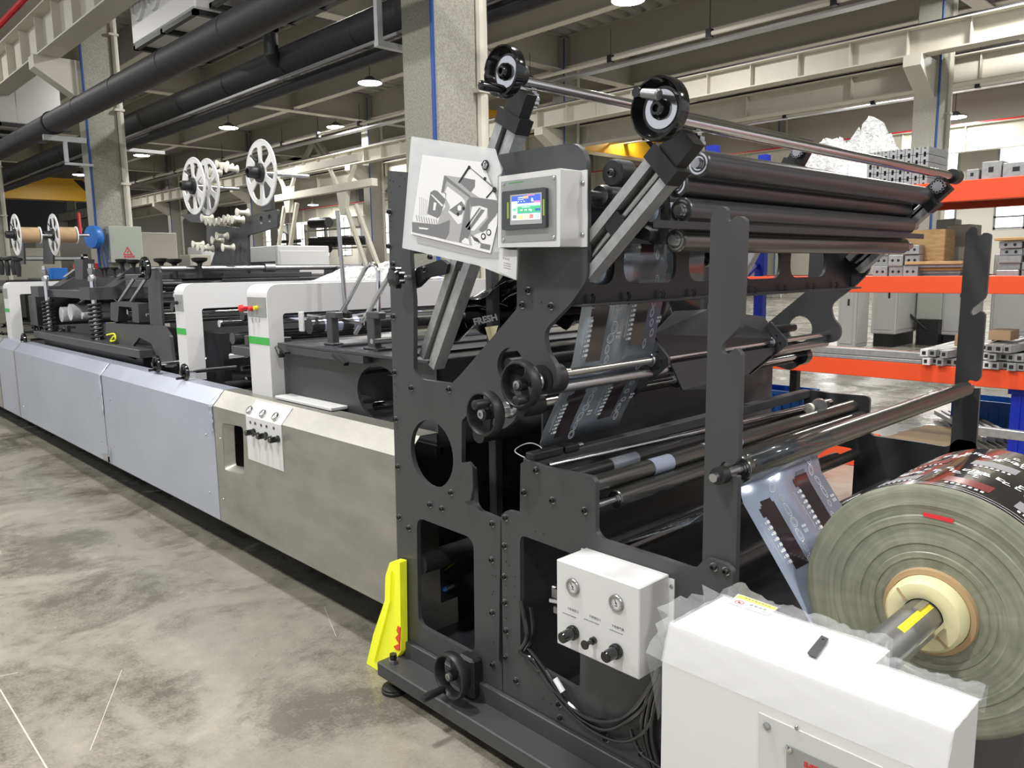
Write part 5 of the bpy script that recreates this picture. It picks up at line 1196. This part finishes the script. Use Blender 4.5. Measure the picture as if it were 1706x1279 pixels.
# star knobs standing on the press
for px in ((203,433),(222,434),(268,432),(290,433),(332,431),(170,446),(176,446),(190,446)):
    c = P(*px, 'x', 2.25 if px[1] < 440 else 2.1); k_ = 1 if px[1] < 440 else .6
    b = MB().M('black_matte').lathe(c+Vector((0, 0, -.13*k_)), (0, 0, 1), [(0, .022*k_), (.08*k_, .014*k_), (.10*k_, .02*k_), (.115*k_, .05*k_), (.135*k_, .056*k_), (.14*k_, .03*k_)], 12); part('star_knob', b)
part('top_frame', MB().M('charcoal').bbox((2.1, 6.0, 1.56), (3.4, 6.6, 1.60)).bbox((2.1, 5.6, 1.50), (2.16, 6.6, 1.56)).M('charcoal_dark').bbox((2.4, 5.2, 1.50), (3.5, 5.5, 1.56)))
# ---------------------------------------------------------------- white tape reels on their stand
SPG = 'white guide spools on the reel stand'
rs = thing('reel_stand', 'dark steel reel stand with rows of ivory guide spools behind the hoods', 'reel stand', (2.6, 5.3, 1.5))
xs = 2.62
b = MB().M('charcoal').sheet(rnd(YZ([(344,372),(400,380),(404,362),(462,348),(462,378),(412,392),(414,455),(346,455),(358,420),(344,400)], xs), .02), [circ(*YZ([(435,367)], xs)[0], .022, 20, .03), circ(*YZ([(449,364)], xs)[0], .022, 20, .03)], xs, xs+.02)
b.bbox((xs, *YZ([(452,350)], xs)[0]), (xs+.03, *YZ([(432,290)], xs)[0]), .003).bbox((xs, *YZ([(332,352)], xs)[0]), (xs+.03, *YZ([(352,310)], xs)[0]), .003)
b.sheet(rnd(YZ([(300,358),(350,352),(352,372),(318,370)], xs), .01), [], xs, xs+.02)
mk('stand_plate', b, None, rs)
b = MB().M('charcoal').tube([P(342,279,'x',xs), P(356,302,'x',xs), P(362,304,'x',xs)], .008, 6).tube([P(366,296,'x',xs), P(432,275,'x',xs)], .008, 6); mk('stay_rod', b, None, rs)
sp0 = None
for q in ((370,274),(378,278),(386,281),(359,286),(353,292),(348,298),(345,363),(352,369),(359,370),(366,370),(374,368),(382,365),(389,364),(396,366),(404,354),(370,393),(362,400),(330,407),(338,412),(346,414),(380,412)):
    c = P(*q, 'x', xs-.07)
    if sp0 is None:
        sp0 = mk('guide_spool', MB().M('ivory').lathe(c, (1, 0, 0), [(-.045, .018), (-.042, .030), (-.034, .024), (-.02, .016), (.02, .016), (.034, .024), (.042, .030), (.045, .018)], 20), None, rs, loc=c)
    else: inst(sp0, rs, c)
def reel(loc, R, label, two=False, knob=True, roll_=False):
    t = thing('tape_reel', label, 'reel', loc, 'large white spoked tape reels')
    L = Vector(loc)
    def disc(x):
        hs = []
        for k in range(6):
            a = k*PI/3; w = .36
            hs.append([(math.cos(a-w)*R*.80, math.sin(a-w)*R*.80), (math.cos(a-w*.3)*R*.86, math.sin(a-w*.3)*R*.86), (math.cos(a+w*.3)*R*.86, math.sin(a+w*.3)*R*.86), (math.cos(a+w)*R*.80, math.sin(a+w)*R*.80), (math.cos(a+w*.8)*R*.36, math.sin(a+w*.8)*R*.36), (math.cos(a-w*.8)*R*.36, math.sin(a-w*.8)*R*.36)])
        hs = [rnd(h, R*.06) for h in hs]
        return MB().M('white_paint').sheet(circ(0, 0, R, 48), hs, 0, .008, lambda u, p, q: (x+u, L.y+p, L.z+q)).torus((x+.004, L.y, L.z), (1, 0, 0), R*.985, .006, 48, 6)
    mk('reel_disc', disc(L.x), None, t)
    if two: mk('reel_disc', disc(L.x+.10), None, t)
    mk('hub_knob', MB().M('black_matte').lathe((L.x, L.y, L.z), (-1, 0, 0), [(0, R*.30), (.02, R*.29), (.022, R*.19), (.085, R*.17), (.09, R*.12), (.06, R*.10)], 12).cyl((L.x-.02, L.y, L.z), (L.x-.02, L.y+R*.1, L.z+R*.35), .006, 8).cyl((L.x-.02, L.y-R*.05, L.z+R*.35), (L.x-.02, L.y+R*.4, L.z+R*.55), .007, 8), None, t)
    mk('axle', MB().M('steel').cyl((L.x, L.y, L.z), (L.x+.34, L.y, L.z), .014, 14), None, t)
    if roll_: mk('tape_roll', MB().M('cardboard').cyl((L.x+.02, L.y, L.z), (L.x+.2, L.y, L.z), R*.38, 28).M('paper').cyl((L.x+.21, L.y, L.z), (L.x+.22, L.y, L.z), R*.42, 28), None, t)
    return t
reel(tuple(P(434, 288, 'x', 2.4)), .205, 'white tape reel, the right and highest of the reels')
reel(tuple(P(322, 310, 'x', 2.35)), .200, 'pair of white reel discs on one hub, left of the highest reel', two=True)
reel(tuple(P(26, 391, 'x', 1.95)), .205, 'white tape reel nearest the left edge with a cardboard roll', roll_=True)
reel(tuple(P(89, 391, 'x', 2.3)), .215, 'white tape reel with an orange-brown roll, second from the left edge', roll_=True)
rs2 = thing('reel_stand', 'dark reel stand with a chrome bar at the far left carrying two reels', 'reel stand', (2.3, 9, 1.5))
b = MB().M('charcoal').sheet(YZ([(30,388),(38,388),(40,440),(30,440)], 2.2), [], 2.2, 2.22).sheet(YZ([(72,400),(88,400),(88,440),(72,440)], 2.35), [], 2.35, 2.37).sheet(YZ([(123,432),(138,432),(138,465),(126,465)], 2.2), [], 2.2, 2.3); mk('stand_plate', b, None, rs2)
a_, c_ = P(-20, 430, 'x', 2.1), P(137, 431, 'x', 2.9); mk('chrome_bar', MB().M('steel').cyl(a_, c_, .028, 18).M('black_gloss').lathe(c_, (1, .0, 0), [(0, .06), (.05, .06), (.06, .03)], 20), None, rs2)
b = MB().M('black_matte')
for q in ((4,440),(14,441),(24,440),(32,443)): b.lathe(P(q[0], q[1]+18, 'x', 2.0), (0, 0, 1), [(0, .02), (.1, .03), (.16, .02), (.17, .05), (.19, .05), (.2, .02)], 12)
b.bbox((1.9, 9.7, 1.50), (2.7, 10.3, 1.56)); mk('knob_row', b, None, rs2)
# crumpled clear plastic lying on the near hood
def heap(name, label, cx_, cy_, z, rx, ry, h, m, seed=1, n=22, cat='plastic wrap', sc=1.):
    random.seed(seed); b = MB().M(m); vs = []; fs = []
    for j in range(n+1):
        for i in range(n+1):
            u, v = 2*i/n-1, 2*j/n-1; e = max(0, 1-(u*u)**1.2)*max(0, 1-(v*v)**1.2)
            zz = z+.004+h*e*(.45+.3*math.sin(5*u+seed)*math.cos(4*v+seed)+.25*random.random())
            vs.append((cx_+u*rx*(1+.04*random.random()), cy_+v*ry, zz))
    for j in range(n):
        for i in range(n): a = j*(n+1)+i; fs.append((a, a+1, a+n+2, a+n+1))
    b.add(vs, fs); return solo(name, b, label, cat, loc=(cx_, cy_, z), smooth=0)
heap('plastic_wrap', 'crumpled pale plastic wrap lying on top of the nearest white hood', 2.62, 3.84, 1.545, .42, .10, .12, 'bubble_wrap', 4)
# ================================================================ THINGS ON AND NEAR THE COLUMN, FAR ROWS
ty = 19.19
t = thing('electrical_box', 'pale green electrical box with a red warning triangle on the striped column', 'electrical box', (6.15, ty, 1.87))
a, c = P(180, 376, 'y', ty-.2), P(240, 437, 'y', ty-.2)
mk('box_body', MB().M('paint_grey_green').bbox((a.x, ty-.2, c.z), (c.x, ty, a.z), .01), None, t)
def tri(k): q = P(213.5, 425, 'y', ty-.2); return [(q.x+k*.105, q.z+.0-k*.02), (q.x-k*.105, q.z-k*.02), (q.x, q.z+k*.16)]
b = MB().M('red').sheet([(x, z+.03) for x, z in tri(1)], [[(x, z+.042) for x, z in tri(.72)]], ty-.206, ty-.2, xz)
q = P(213.5, 425, 'y', ty-.2); b.sheet([(q.x+.01, q.z+.12), (q.x-.02, q.z+.07), (q.x+.0, q.z+.07), (q.x-.01, q.z+.03), (q.x+.02, q.z+.085), (q.x+.002, q.z+.085)], [], ty-.206, ty-.2, xz)
mk('warning_triangle', b, None, t)
text_mesh('有电危险', .06, 'red', t, 'lettering', P(206.5, 429, 'y', ty-.207), (1, 0, 0), (0, 0, 1), bold=.001)
t = thing('hose_reel', 'blue air hose reel on the striped column beside the electrical box', 'hose reel', (5.55, 19.1, 2.4)); q = P(165, 395, 'y', 19.0)
mk('reel_drum', MB().M('blue_plastic').lathe((q.x-.1, q.y, q.z), (1, .3, 0), [(-.1, .1), (-.08, .24), (-.05, .25), (.05, .25), (.08, .24), (.1, .1)], 28), None, t)
mk('reel_bracket', MB().M('black_matte').bbox((q.x-.16, q.y-.12, q.z-.1), (q.x-.1, q.y+.05, q.z+.12)), None, t)
mk('hose', MB().M('blue_stripe').tube([(q.x, q.y, q.z-.2), (q.x+.12, q.y, q.z-1.0), (q.x+.2, q.y, q.z-1.4)], .015, 6).tube([(q.x+.1, q.y, q.z-.2), (q.x+.16, q.y, q.z-1.0)], .015, 6), None, t)
# long dark second line and cabinets behind the hoods
t = thing('converting_machine', 'second dark machine line standing behind the white hoods and columns', 'machine', (7.6, 18, 0))
b = MB().M('charcoal').box((7.0, 10.0, 0), (8.4, 34, 1.30)).M('charcoal_dark').box((6.95, 10.0, 1.30), (7.1, 34, 1.42))
mk('machine_bed', b, None, t); random.seed(21)
for i in range(11):
    y = 10.6+i*2.1; m_ = ('charcoal', 'charcoal_dark', 'steel_dull', 'white_paint')[i % 4]
    mk('machine_unit', MB().M(m_).bbox((7.1, y, 1.30), (8.3, y+random.uniform(.5, 1.3), 1.42+random.random()*.16), .02), None, t)
for y in (11, 13.6, 16.8, 20.5, 25): mk('cross_bar', MB().M('chrome').cyl((6.95, y, 1.50), (8.45, y, 1.50), .025, 12), None, t)
mk('rail', MB().M('steel').cyl((6.98, 10, 1.55), (6.98, 24, 1.55), .02, 10), None, t)
def cabinet(name, label, a, b_, m='white_paint', cat='cabinet', group=None, feet=True, win=None, off=.0):
    t = thing(name, label, cat, ((a[0]+b_[0])/2, (a[1]+b_[1])/2, 0), group)
    mk('cabinet_body', MB().M(m).bbox(a, b_, .02), None, t)
    mk('door', MB().M(m).bbox((a[0]-.015, a[1]+.06, a[2]+.08), (a[0], b_[1]-.06, b_[2]-.12), .005).M('black_matte').box((a[0]-.03, a[1]+.12, (a[2]+b_[2])/2-.06), (a[0]-.015, a[1]+.15, (a[2]+b_[2])/2+.06)), None, t)
    mk('side_door', MB().M(m).bbox((a[0]+.06, a[1]-.012, a[2]+.08), (b_[0]-.06, a[1], b_[2]-.12), .005), None, t)
    if win: mk('dark_window', MB().M('black_matte').box(*win), None, t)
    if feet and a[2] > .02: mk('plinth', MB().M('black_matte').box((a[0]+.05, a[1]+.05, 0), (b_[0]-.05, b_[1]-.05, a[2])), None, t)
    return t
a, c = P(410, 412, 'x', 9), P(463, 440, 'x', 9)
cabinet('machine_cabinet', 'white machine cabinet with a dark lower front behind the reel stand', (9.0, c.y, .1), (10.4, a.y, a.z), win=((8.97, c.y+.1, .2), (9.0, a.y-.1, 1.86)))
a, c = P(312, 412, 'x', 9.5), P(338, 440, 'x', 9.5)
cabinet('machine_cabinet', 'narrow white cabinet left of the reel stand', (9.5, c.y, .1), (10.3, a.y, a.z))
a, c = P(298, 425, 'x', 8.8), P(318, 450, 'x', 8.8)
cabinet('machine_cabinet', 'small grey cabinet below the left pair of reels', (8.8, c.y, .1), (9.4, a.y, a.z), 'beam_grey')
cabinet('machine_cabinet', 'long cream machine cabinet far left behind the left reels', (6.3, 33, .1), (8.3, 46, 2.6), 'wall_paint', win=((6.27, 34, 1.9), (6.3, 36.5, 2.2)))
cabinet('machine_cabinet', 'cream cabinet beside the red upright pipe', (10.5, 34, .1), (13, 46, 3.3), 'wall_paint')
a = P(92, 455, 'x', 4.6); cabinet('plastic_bin', 'bright blue bin far left above the dark press beam', (4.5, a.y, .9), (4.85, a.y+.5, 1.76), 'blue_plastic', 'bin', feet=True)
a = P(150, 455, 'x', 5.4); cabinet('cardboard_box', 'pink printed box far left beside the hose reel', (5.3, a.y, .8), (5.9, a.y+.9, 1.86), 'pink_red', 'box')
t = thing('sprinkler_pipe', 'red upright pipe far left between the reels and the striped column', 'pipe', (14.0, 51, 0)); q = P(135, 400, 'x', 14.0)
mk('pipe_run', MB().M('pink_red').tube([(14.0, q.y, 0), (14.0, q.y, 5.2)], .10, 10), None, t)
# white travelling gantry with A legs
t = thing('gantry_crane', 'white travelling gantry crane with A-shaped legs in the far bay', 'crane', (18.5, 31, 0))
G = lambda a, c: P(a, c, 'x', 18.5)
def down(p0, p1):
    d = p1-p0; k_ = -p0.z/d.z; return p0+d*k_
b = MB().M('cream_steel')
for top, legs in ((G(480, 318), ((G(474, 344), G(464, 412)), (G(495, 338), G(479, 440)))), (G(572, 318), ((G(572, 333), G(609, 440)), (G(593, 341), G(629, 440))))):
    for l0, l1 in legs: e = down(l0, l1); mk('leg', MB().M('cream_steel').beam(l0, e, .15, .15, (1, 0, 0)), None, t)
    for dy in (-1.0, 1.0): mk('strut', MB().M('cream_steel').beam(top-Vector((0, 0, .3)), top+Vector((0, dy, 1.0)), .13, .13, (1, 0, 0)), None, t)
    mk('gusset', MB().M('cream_steel').sheet([(top.y-.45, top.z+.2), (top.y+.45, top.z+.2), (top.y+.16, top.z-1.0), (top.y-.16, top.z-1.0)], [], 18.4, 18.6), None, t)
mk('cross_beam', MB().M('cream_steel').beam(G(448, 333), G(624, 303), .3, .28, (1, 0, 0)).beam(G(455, 300)+Vector((0, 0, .2)), G(600, 270)+Vector((0, 0, .2)), .3, .2, (1, 0, 0)), None, t)
b = MB().M('cream_steel')
for a_, c_ in (((505, 270), (522, 236)), ((522, 236), (538, 262)), ((470, 262), (520, 268)), ((470, 272), (505, 262)), ((530, 236), (548, 262))): b.beam(P(*a_, 'x', 22.5), P(*c_, 'x', 22.5), .2, .2, (1, 0, 0))
mk('trolley_frame', b, None, t)
# storage frame with dark rolls before the far windows
t = thing('roll_rack', 'far storage rack of dark material rolls in front of the windows', 'rack', (31, 52, 0)); b = MB().M('cream_steel')
for px in (512, 545, 618):
    q = P(px, 430, 'x', 31); b.box((30.9, q.y-.1, 0), (31.1, q.y+.1, 5.2))
for z in (1.9, 3.2, 4.6): b.box((30.9, P(618, 430, 'x', 31).y, z), (31.1, P(512, 430, 'x', 31).y, z+.12))
mk('rack_frame', b, None, t)
for i, (x0_, x1_, y_, r_) in enumerate(((518, 608, 400, 5), (518, 560, 408, 5), (518, 548, 416, 6), (560, 610, 405, 4), (520, 548, 372, 8), (462, 500, 403, 2.5), (462, 500, 411, 2.5), (462, 500, 419, 2.5), (462, 500, 427, 2.5))):
    a_, c_ = P(x0_, y_, 'x', 30.6), P(x1_, y_-1.5, 'x', 30.6)
    solo('material_roll', MB().M('charcoal_dark').cyl(a_, c_, r_*a_.length/1305, 16), 'dark material roll lying on the far rack before the windows', 'roll', group='dark rolls on the far rack')
# ================================================================ THE ORANGE STORAGE RACK
RX = 7.0
rk = thing('storage_rack', 'storage rack with orange beams and blue uprights to the right behind the machine', 'rack', (7.5, 1.5, 0))
def obeam(x, z0, z1, ya=-3.2, yb=4.4): return mk('rack_beam', MB().M('orange_paint').bbox((x, ya, z0), (x+.05, yb, z1), .004).box((x+.05, ya, z0), (x+.09, yb, z0+.03)), None, rk)
for z0, z1 in ((.61, .755), (1.35, 1.49), (2.08, 2.24)):
    obeam(RX, z0, z1); obeam(RX+1.0, z0, z1)
    mk('shelf_deck', MB().M('galv').box((RX+.05, -3.2, z1-.03), (RX+1.0, 4.4, z1-.01)), None, rk)
for y in (4.42, -3.2):
    for x in (RX-.02, RX+1.0):
        if y == .9 and x < RX+.5: continue
        b = MB().M('blue_paint').bbox((x, y-.05 if y > 1 else y, 0), (x+.09, y+.06, 2.78 if y > 4 else 2.6)); mk('upright', b, None, rk)
    b = MB().M('blue_paint')
    for z in (.3, 1.1, 1.9): b.beam((RX, y+.02, z), (RX+1.0, y+.02, z+.5), .04, .03)
    mk('brace', b, None, rk)
random.seed(14)
GA = 'drilled aluminium blocks stacked on the middle rack shelf'
def block(x, y, z, w, d, h, lab, grp=None, m='alu', holes=True):
    b = MB().M(m).bbox((x, y, z), (x+d, y+w, z+h), .004)
    if holes:
        b.M('black_matte')
        for dy in (.3, .7): b.lathe((x-.0005, y+w*dy, z+h*.5), (-1, 0, 0), [(0, .012), (.0008, .011)], 10)
    return solo('aluminium_block', b, lab, 'metal block', group=grp)
def onz(px, py, x=RX): return P(px, py, 'x', x)
y0 = onz(1448, 458).y; z = 1.482
for r_, h in enumerate((.095, .095, .08)):
    for c_ in range(3):
        block(RX+.06+.02*((r_+c_) % 2), y0-.125*(c_+1), z, .119, .12, h-.004, 'drilled aluminium block left of the plywood crate, %s row, %s in the row' % (('bottom', 'middle', 'top')[r_], ('left', 'centre', 'right')[c_]), GA)
    z += h
# wood box, planks, plates
def crate(px0, py0, px1, py1, x, d, m, name, label, cat, zb=None):
    a_, c_ = onz(px0, py0, x), onz(px1, py1, x); zb_ = c_.z if zb is None else zb
    b = MB().M(m).bbox((x, c_.y, zb_), (x+d, a_.y, a_.z), .006)
    return solo(name, b, label, cat)
t = crate(1510, 384, 1572, 440, 7.2, .25, 'wood', 'wooden_crate', 'plywood crate on the middle shelf behind the planks', 'crate', 1.482)
for i in range(5):
    a_, c_ = onz(1504+i*2, 424+6*i), onz(1600-i*3, 424+6*i)
    z = 1.482+.026*(4-i)
    solo('plank', MB().M('wood' if i in (0, 2) else 'alu').bbox((RX+.05+.03*i, c_.y, z), (RX+.35+.02*i, a_.y, z+.024), .002), ['pale plank on top of the pile before the plywood crate', 'grey bar, second from the top of the pile before the crate', 'pale plank in the middle of the pile before the crate', 'grey bar, second from the bottom of the pile before the crate', 'lowest grey bar of the pile before the crate'][i], 'plank')
crate(1577, 375, 1612, 458, 7.6, .3, 'beam_grey', 'steel_plate_pack', 'grey upright plate pack behind the tall notched post', 'metal plates', 1.482)
crate(1560, 366, 1588, 400, 7.75, .2, 'paint_grey_green', 'steel_plate_pack', 'grey-green plate pack above the plywood crate', 'metal plates', 1.482)
crate(1618, 400, 1636, 458, 7.2, .2, 'bubble_wrap', 'wrapped_part', 'small bubble-wrapped part left of the tall notched far post', 'wrapped part', 1.482)
yb0 = onz(1655, 458).y
for r_ in range(5):
    for c_ in range(3):
        block(RX+.05+.05*random.random(), yb0-.17*(c_+1)+.02*random.random(), 1.482+.055*r_, .155, .25, .052, 'flat aluminium block at the right end of the middle shelf, %s layer, %s' % (('lowest', 'second', 'third', 'fourth', 'top')[r_], ('left', 'middle', 'right')[c_]), 'flat aluminium blocks at the right edge', holes=(r_ > 2))
solo('plank', MB().M('wood').bbox((7.02, yb0-.9, 1.760), (7.3, yb0+.02, 1.785)), 'pale plank lying on the flat aluminium blocks at the right edge', 'plank')
# lower shelf: long profiles
for i, (px0, px1, py, h, x, l) in enumerate(((1347, 1540, 582, .055, 7.03, 'upper long aluminium profile on the lower shelf by the orange beam'), (1345, 1536, 592, .03, 7.0, 'lower long aluminium profile resting on the orange beam'))):
    a_, c_ = onz(px0, py, x), onz(px1, py, x); z = .757+(.034 if i == 0 else 0)
    b = MB().M('alu').bbox((x, c_.y, z), (x+.10, a_.y, z+h), .003).M('black_matte').box((x+.03, c_.y-.001, z+.01), (x+.07, c_.y, z+h-.01)); solo('aluminium_profile', b, l, 'metal profile')
random.seed(31); k7 = 0
for cxp, n_, sp_w in ((1570, 9, 48), (1675, 14, 60)):
    for i in range(n_):
        px = cxp-sp_w/2+sp_w*(i % 5)/4.2; lay = i//5; q = onz(px, 600, 7.0); z = .757+.068*lay
        an = random.uniform(-.10, .10)
        p0 = Vector((7.0+random.uniform(-.06, .04), q.y+.02*lay, z+.032)); p1 = p0+Vector((.95, an, 0))
        b = MB().M('alu' if (i*7) % 5 else 'white_paint').beam(p0, p1, .058, .058); b.M('black_matte').beam(p0-Vector((.001, 0, 0)), p0, .03, .03)
        solo('aluminium_profile', b, 'short profile end in the %s pile on the lower shelf, %s layer, %s in it' % ('left' if cxp == 1570 else 'right', ('bottom', 'middle', 'top')[lay], ('first', 'second', 'third', 'fourth', 'fifth')[i % 5]), 'metal profile', group='short profiles piled on the lower shelf, %s pile' % ('left' if cxp == 1570 else 'right'))
solo('cardboard_box', MB().M('wood').bbox((7.25, onz(1622, 570, 7.25).y, .90), (7.5, onz(1590, 570, 7.25).y, 1.0)), 'flat tan box on the left profile pile of the lower shelf', 'box')
solo('cardboard_box', MB().M('cardboard').bbox((7.2, onz(1682, 580, 7.2).y, .97), (7.45, onz(1645, 580, 7.2).y, 1.05)), 'flat brown box on the right profile pile of the lower shelf', 'box')
# top shelf: profile ends, wrapped bundles
y0 = onz(1441, 300).y
for r_ in range(5):
    for c_ in range(8):
        x, y, z = RX+.02, y0-.062*(c_+1), 2.232+.062*r_
        b = MB().M('alu').sheet([(y, z), (y+.02, z), (y+.02, z+.018), (y+.038, z+.018), (y+.038, z), (y+.058, z), (y+.058, z+.058), (y+.038, z+.058), (y+.038, z+.04), (y+.02, z+.04), (y+.02, z+.058), (y, z+.058)], [], x, x+.45)
        solo('aluminium_profile', b, 'slotted aluminium profile in the stack on the top shelf, %s row, %s from the left' % (('bottom', 'second', 'third', 'fourth', 'top')[r_], ('first', 'second', 'third', 'fourth', 'fifth', 'sixth', 'seventh', 'last')[c_]), 'metal profile', group='slotted profiles stacked on the top shelf')
solo('aluminium_profile', MB().M('alu').bbox((RX+.03, onz(1438, 300).y, 2.232), (RX+.1, onz(1385, 295).y, 2.30)).M('black_matte').box((RX+.045, onz(1385, 295).y, 2.24), (RX+.085, onz(1385, 295).y+.002, 2.29)), 'single long profile on the top shelf between bubble wrap and stack', 'metal profile')
heap('bubble_wrap', 'large translucent bubble-wrapped bundle on the top shelf, the tall right one', 7.5, onz(1375, 290).y, 2.232, .42, .60, .80, 'bubble_wrap', 5, 30, 'bubble wrap')
heap('bubble_wrap', 'lower translucent bubble-wrapped bundle on the top shelf, the left one', 7.5, onz(1268, 290).y, 2.232, .42, .55, .58, 'bubble_wrap', 8, 30, 'bubble wrap')
heap('bubble_wrap', 'flat white wrapped bundle on the top shelf beside the profile stack', 7.6, onz(1430, 290).y-.2, 2.232, .3, .35, .22, 'bubble_wrap', 3, 22, 'bubble wrap')
yy = onz(1608, 290).y
for i in range(7):
    w = .09+.05*(i % 3); h = .09+.05*((i*5) % 3)/2
    b = MB().M('alu').bbox((RX+.02+.02*(i % 2), yy-w, 2.232), (RX+.7, yy, 2.232+h), .004).M('black_matte').box((RX+.019+.02*(i % 2), yy-w*.6, 2.232+h*.4), (RX+.021+.02*(i % 2), yy-w*.35, 2.232+h*.7))
    solo('aluminium_block', b, '%s aluminium part from the left at the right end of the top shelf' % ('first', 'second', 'third', 'fourth', 'fifth', 'sixth', 'seventh')[i], 'metal block', group='aluminium parts at the right end of the top shelf'); yy -= w+.012
# bins and odds on the floor under the rack
def bin_(x, ya, yb, z, h, label, m='blue_plastic', d=.4):
    t = thing('plastic_bin', label, 'bin', (x+d/2, (ya+yb)/2, z))
    b = MB().M(m).sheet([(x, ya), (x+d, ya), (x+d, yb), (x, yb)], [[(x+.02, ya+.02), (x+d-.02, ya+.02), (x+d-.02, yb-.02), (x+.02, yb-.02)]], z, z+h, lambda u, p, q: (p, q, u)).box((x+.01, ya+.01, z), (x+d-.01, yb-.01, z+.02)).box((x-.02, ya-.02, z+h-.04), (x, yb+.02, z+h))
    for i in range(6): b.box((x-.012, ya+(yb-ya)*(i+.3)/6, z+.03), (x, ya+(yb-ya)*(i+.45)/6, z+h-.04))
    mk('bin_body', b, None, t)
q0, q1 = P(1583, 700, 'z', .03), P(1697, 706, 'z', .03)
bin_(q0.x, q1.y, q0.y, .0, .26, 'bright blue plastic bin on the floor under the rack, the lower one')
q0 = P(1684, 668, 'x', 7.1); bin_(7.1, q0.y-.6, q0.y, .0, .60, 'dark blue plastic bin cut by the right edge of the photo', 'blue_paint')
solo('aluminium_profile', MB().M('alu').bbox((6.7, -1.2, .27), (6.76, onz(1638, 668).y, .34)), 'long grey bar in front of the blue bins', 'metal profile')
q = P(1300, 672, 'z', .1); bin_(q.x, q.y-.25, q.y+.35, .0, .24, 'blue bin of odds on the floor seen beyond the far stand plate')
solo('black_bracket', MB().M('black_matte').bbox((q.x-.05, q.y-.2, .24), (q.x+.04, q.y-.12, .60)), 'upright black bracket standing in the blue bin beyond the machine', 'bracket')
q = P(1169, 660, 'x', 6.9)
solo('blue_drum', MB().M('blue_plastic').cyl((6.5, q.y, q.z), (6.7, q.y, q.z), .22, 28).box((6.5, q.y-.05, 0), (6.7, q.y+.05, q.z)), 'round blue drum peeking out left of the near notched post', 'drum')
q = P(1520, 725, 'z', .02)
fl = [P(*a_, 'z', .02) for a_ in ((1466, 728), (1545, 706), (1600, 712), (1600, 745), (1500, 740))]
solo('floor_mat', MB().M('cardboard').sheet([(p.x, p.y) for p in fl], [], .0, .012, lambda u, p, q_: (p, q_, u)), 'brownish worn sheet lying on the floor behind the far stand plate', 'floor sheet')
for i in range(5):
    a_ = P(1640+14*i, 732, 'z', .06); solo('aluminium_profile', MB().M('alu').beam(a_, a_+Vector((1.1, .75, 0)), .04, .04), '%s pale bar from the left in the row on the floor behind the roll' % ('first', 'second', 'third', 'fourth', 'fifth')[i], 'metal profile', group='pale bars on the floor behind the film roll')
q = P(1085, 695, 'z', .15); solo('orange_block', MB().M('orange_paint').bbox((q.x, q.y-.5, .0), (q.x+.12, q.y+.5, .42)), 'orange painted beam end on the floor seen under the folding board', 'beam')
q = P(1400, 752, 'z', .1); solo('orange_block', MB().M('orange_paint').bbox((q.x, q.y-.16, .0), (q.x+.4, q.y+.25, .2)), 'orange block on the floor seen between film and black roller', 'beam')
# white cabinets beyond the rack
GC = None
def cab2(px0, px1, px2, x, ztop, label, zb=.12):
    a_ = P(px0, 540, 'x', x); c_ = P(px1, 540, 'x', x); 
    s = 0; xx = x
    while True:
        xx += .02
        v = Vector((xx, c_.y, 1))-CAM; pxx = 853+FPX*v.dot(_R)/v.dot(_F)
        if pxx >= px2 or xx > x+4: break
    return cabinet('machine_cabinet', label, (x, c_.y, zb), (xx, a_.y, ztop), 'cab_white_shaded')
cab2(1395, 1425, 1449, 14.8, 1.75, 'white machine cabinet beyond the rack, nearest the dark frame', .02)
cab2(1450, 1492, 1531, 15.6, 1.75, 'white machine cabinet beyond the rack, second from the dark frame', .25)
cab2(1566, 1612, 1640, 16.6, 1.8, 'white machine cabinet beyond the rack, left of the far notched post', .2)
cab2(1648, 1760, 1800, 17.2, 1.75, 'white machine cabinet beyond the rack at the right edge of the photo', .2)
t = thing('hose_machine', 'pale machine with hoses between the white cabinets beyond the rack', 'machine', (17, 6.2, 0))
q = P(1548, 540, 'x', 16.5); mk('body', MB().M('paint_grey_green').bbox((16.5, q.y-.2, .5), (17.2, q.y+.25, 1.7), .01), None, t)
b = MB().M('black_matte'); 
for i in range(4): b.tube(curve([(16.3, q.y+.35-.05*i, 1.5), (16.2, q.y+.5, 1.1-.1*i), (16.3, q.y+.3, .6), (16.4, q.y, .3)]), .025, 6)
mk('hoses', b, None, t); mk('feet', MB().M('black_matte').box((16.4, q.y-.2, 0), (17.0, q.y+.2, .5)), None, t)
cabinet('machine_cabinet', 'cream machine far beyond the tower, seen through its window', (12.5, 9.0, .1), (14.5, 13, 1.9), 'wall_paint')
cabinet('machine_cabinet', 'white machine seen through the tower left of the near guide rail', (6.6, 9.5, .1), (7.0, 10.0, 1.5), 'white_paint')
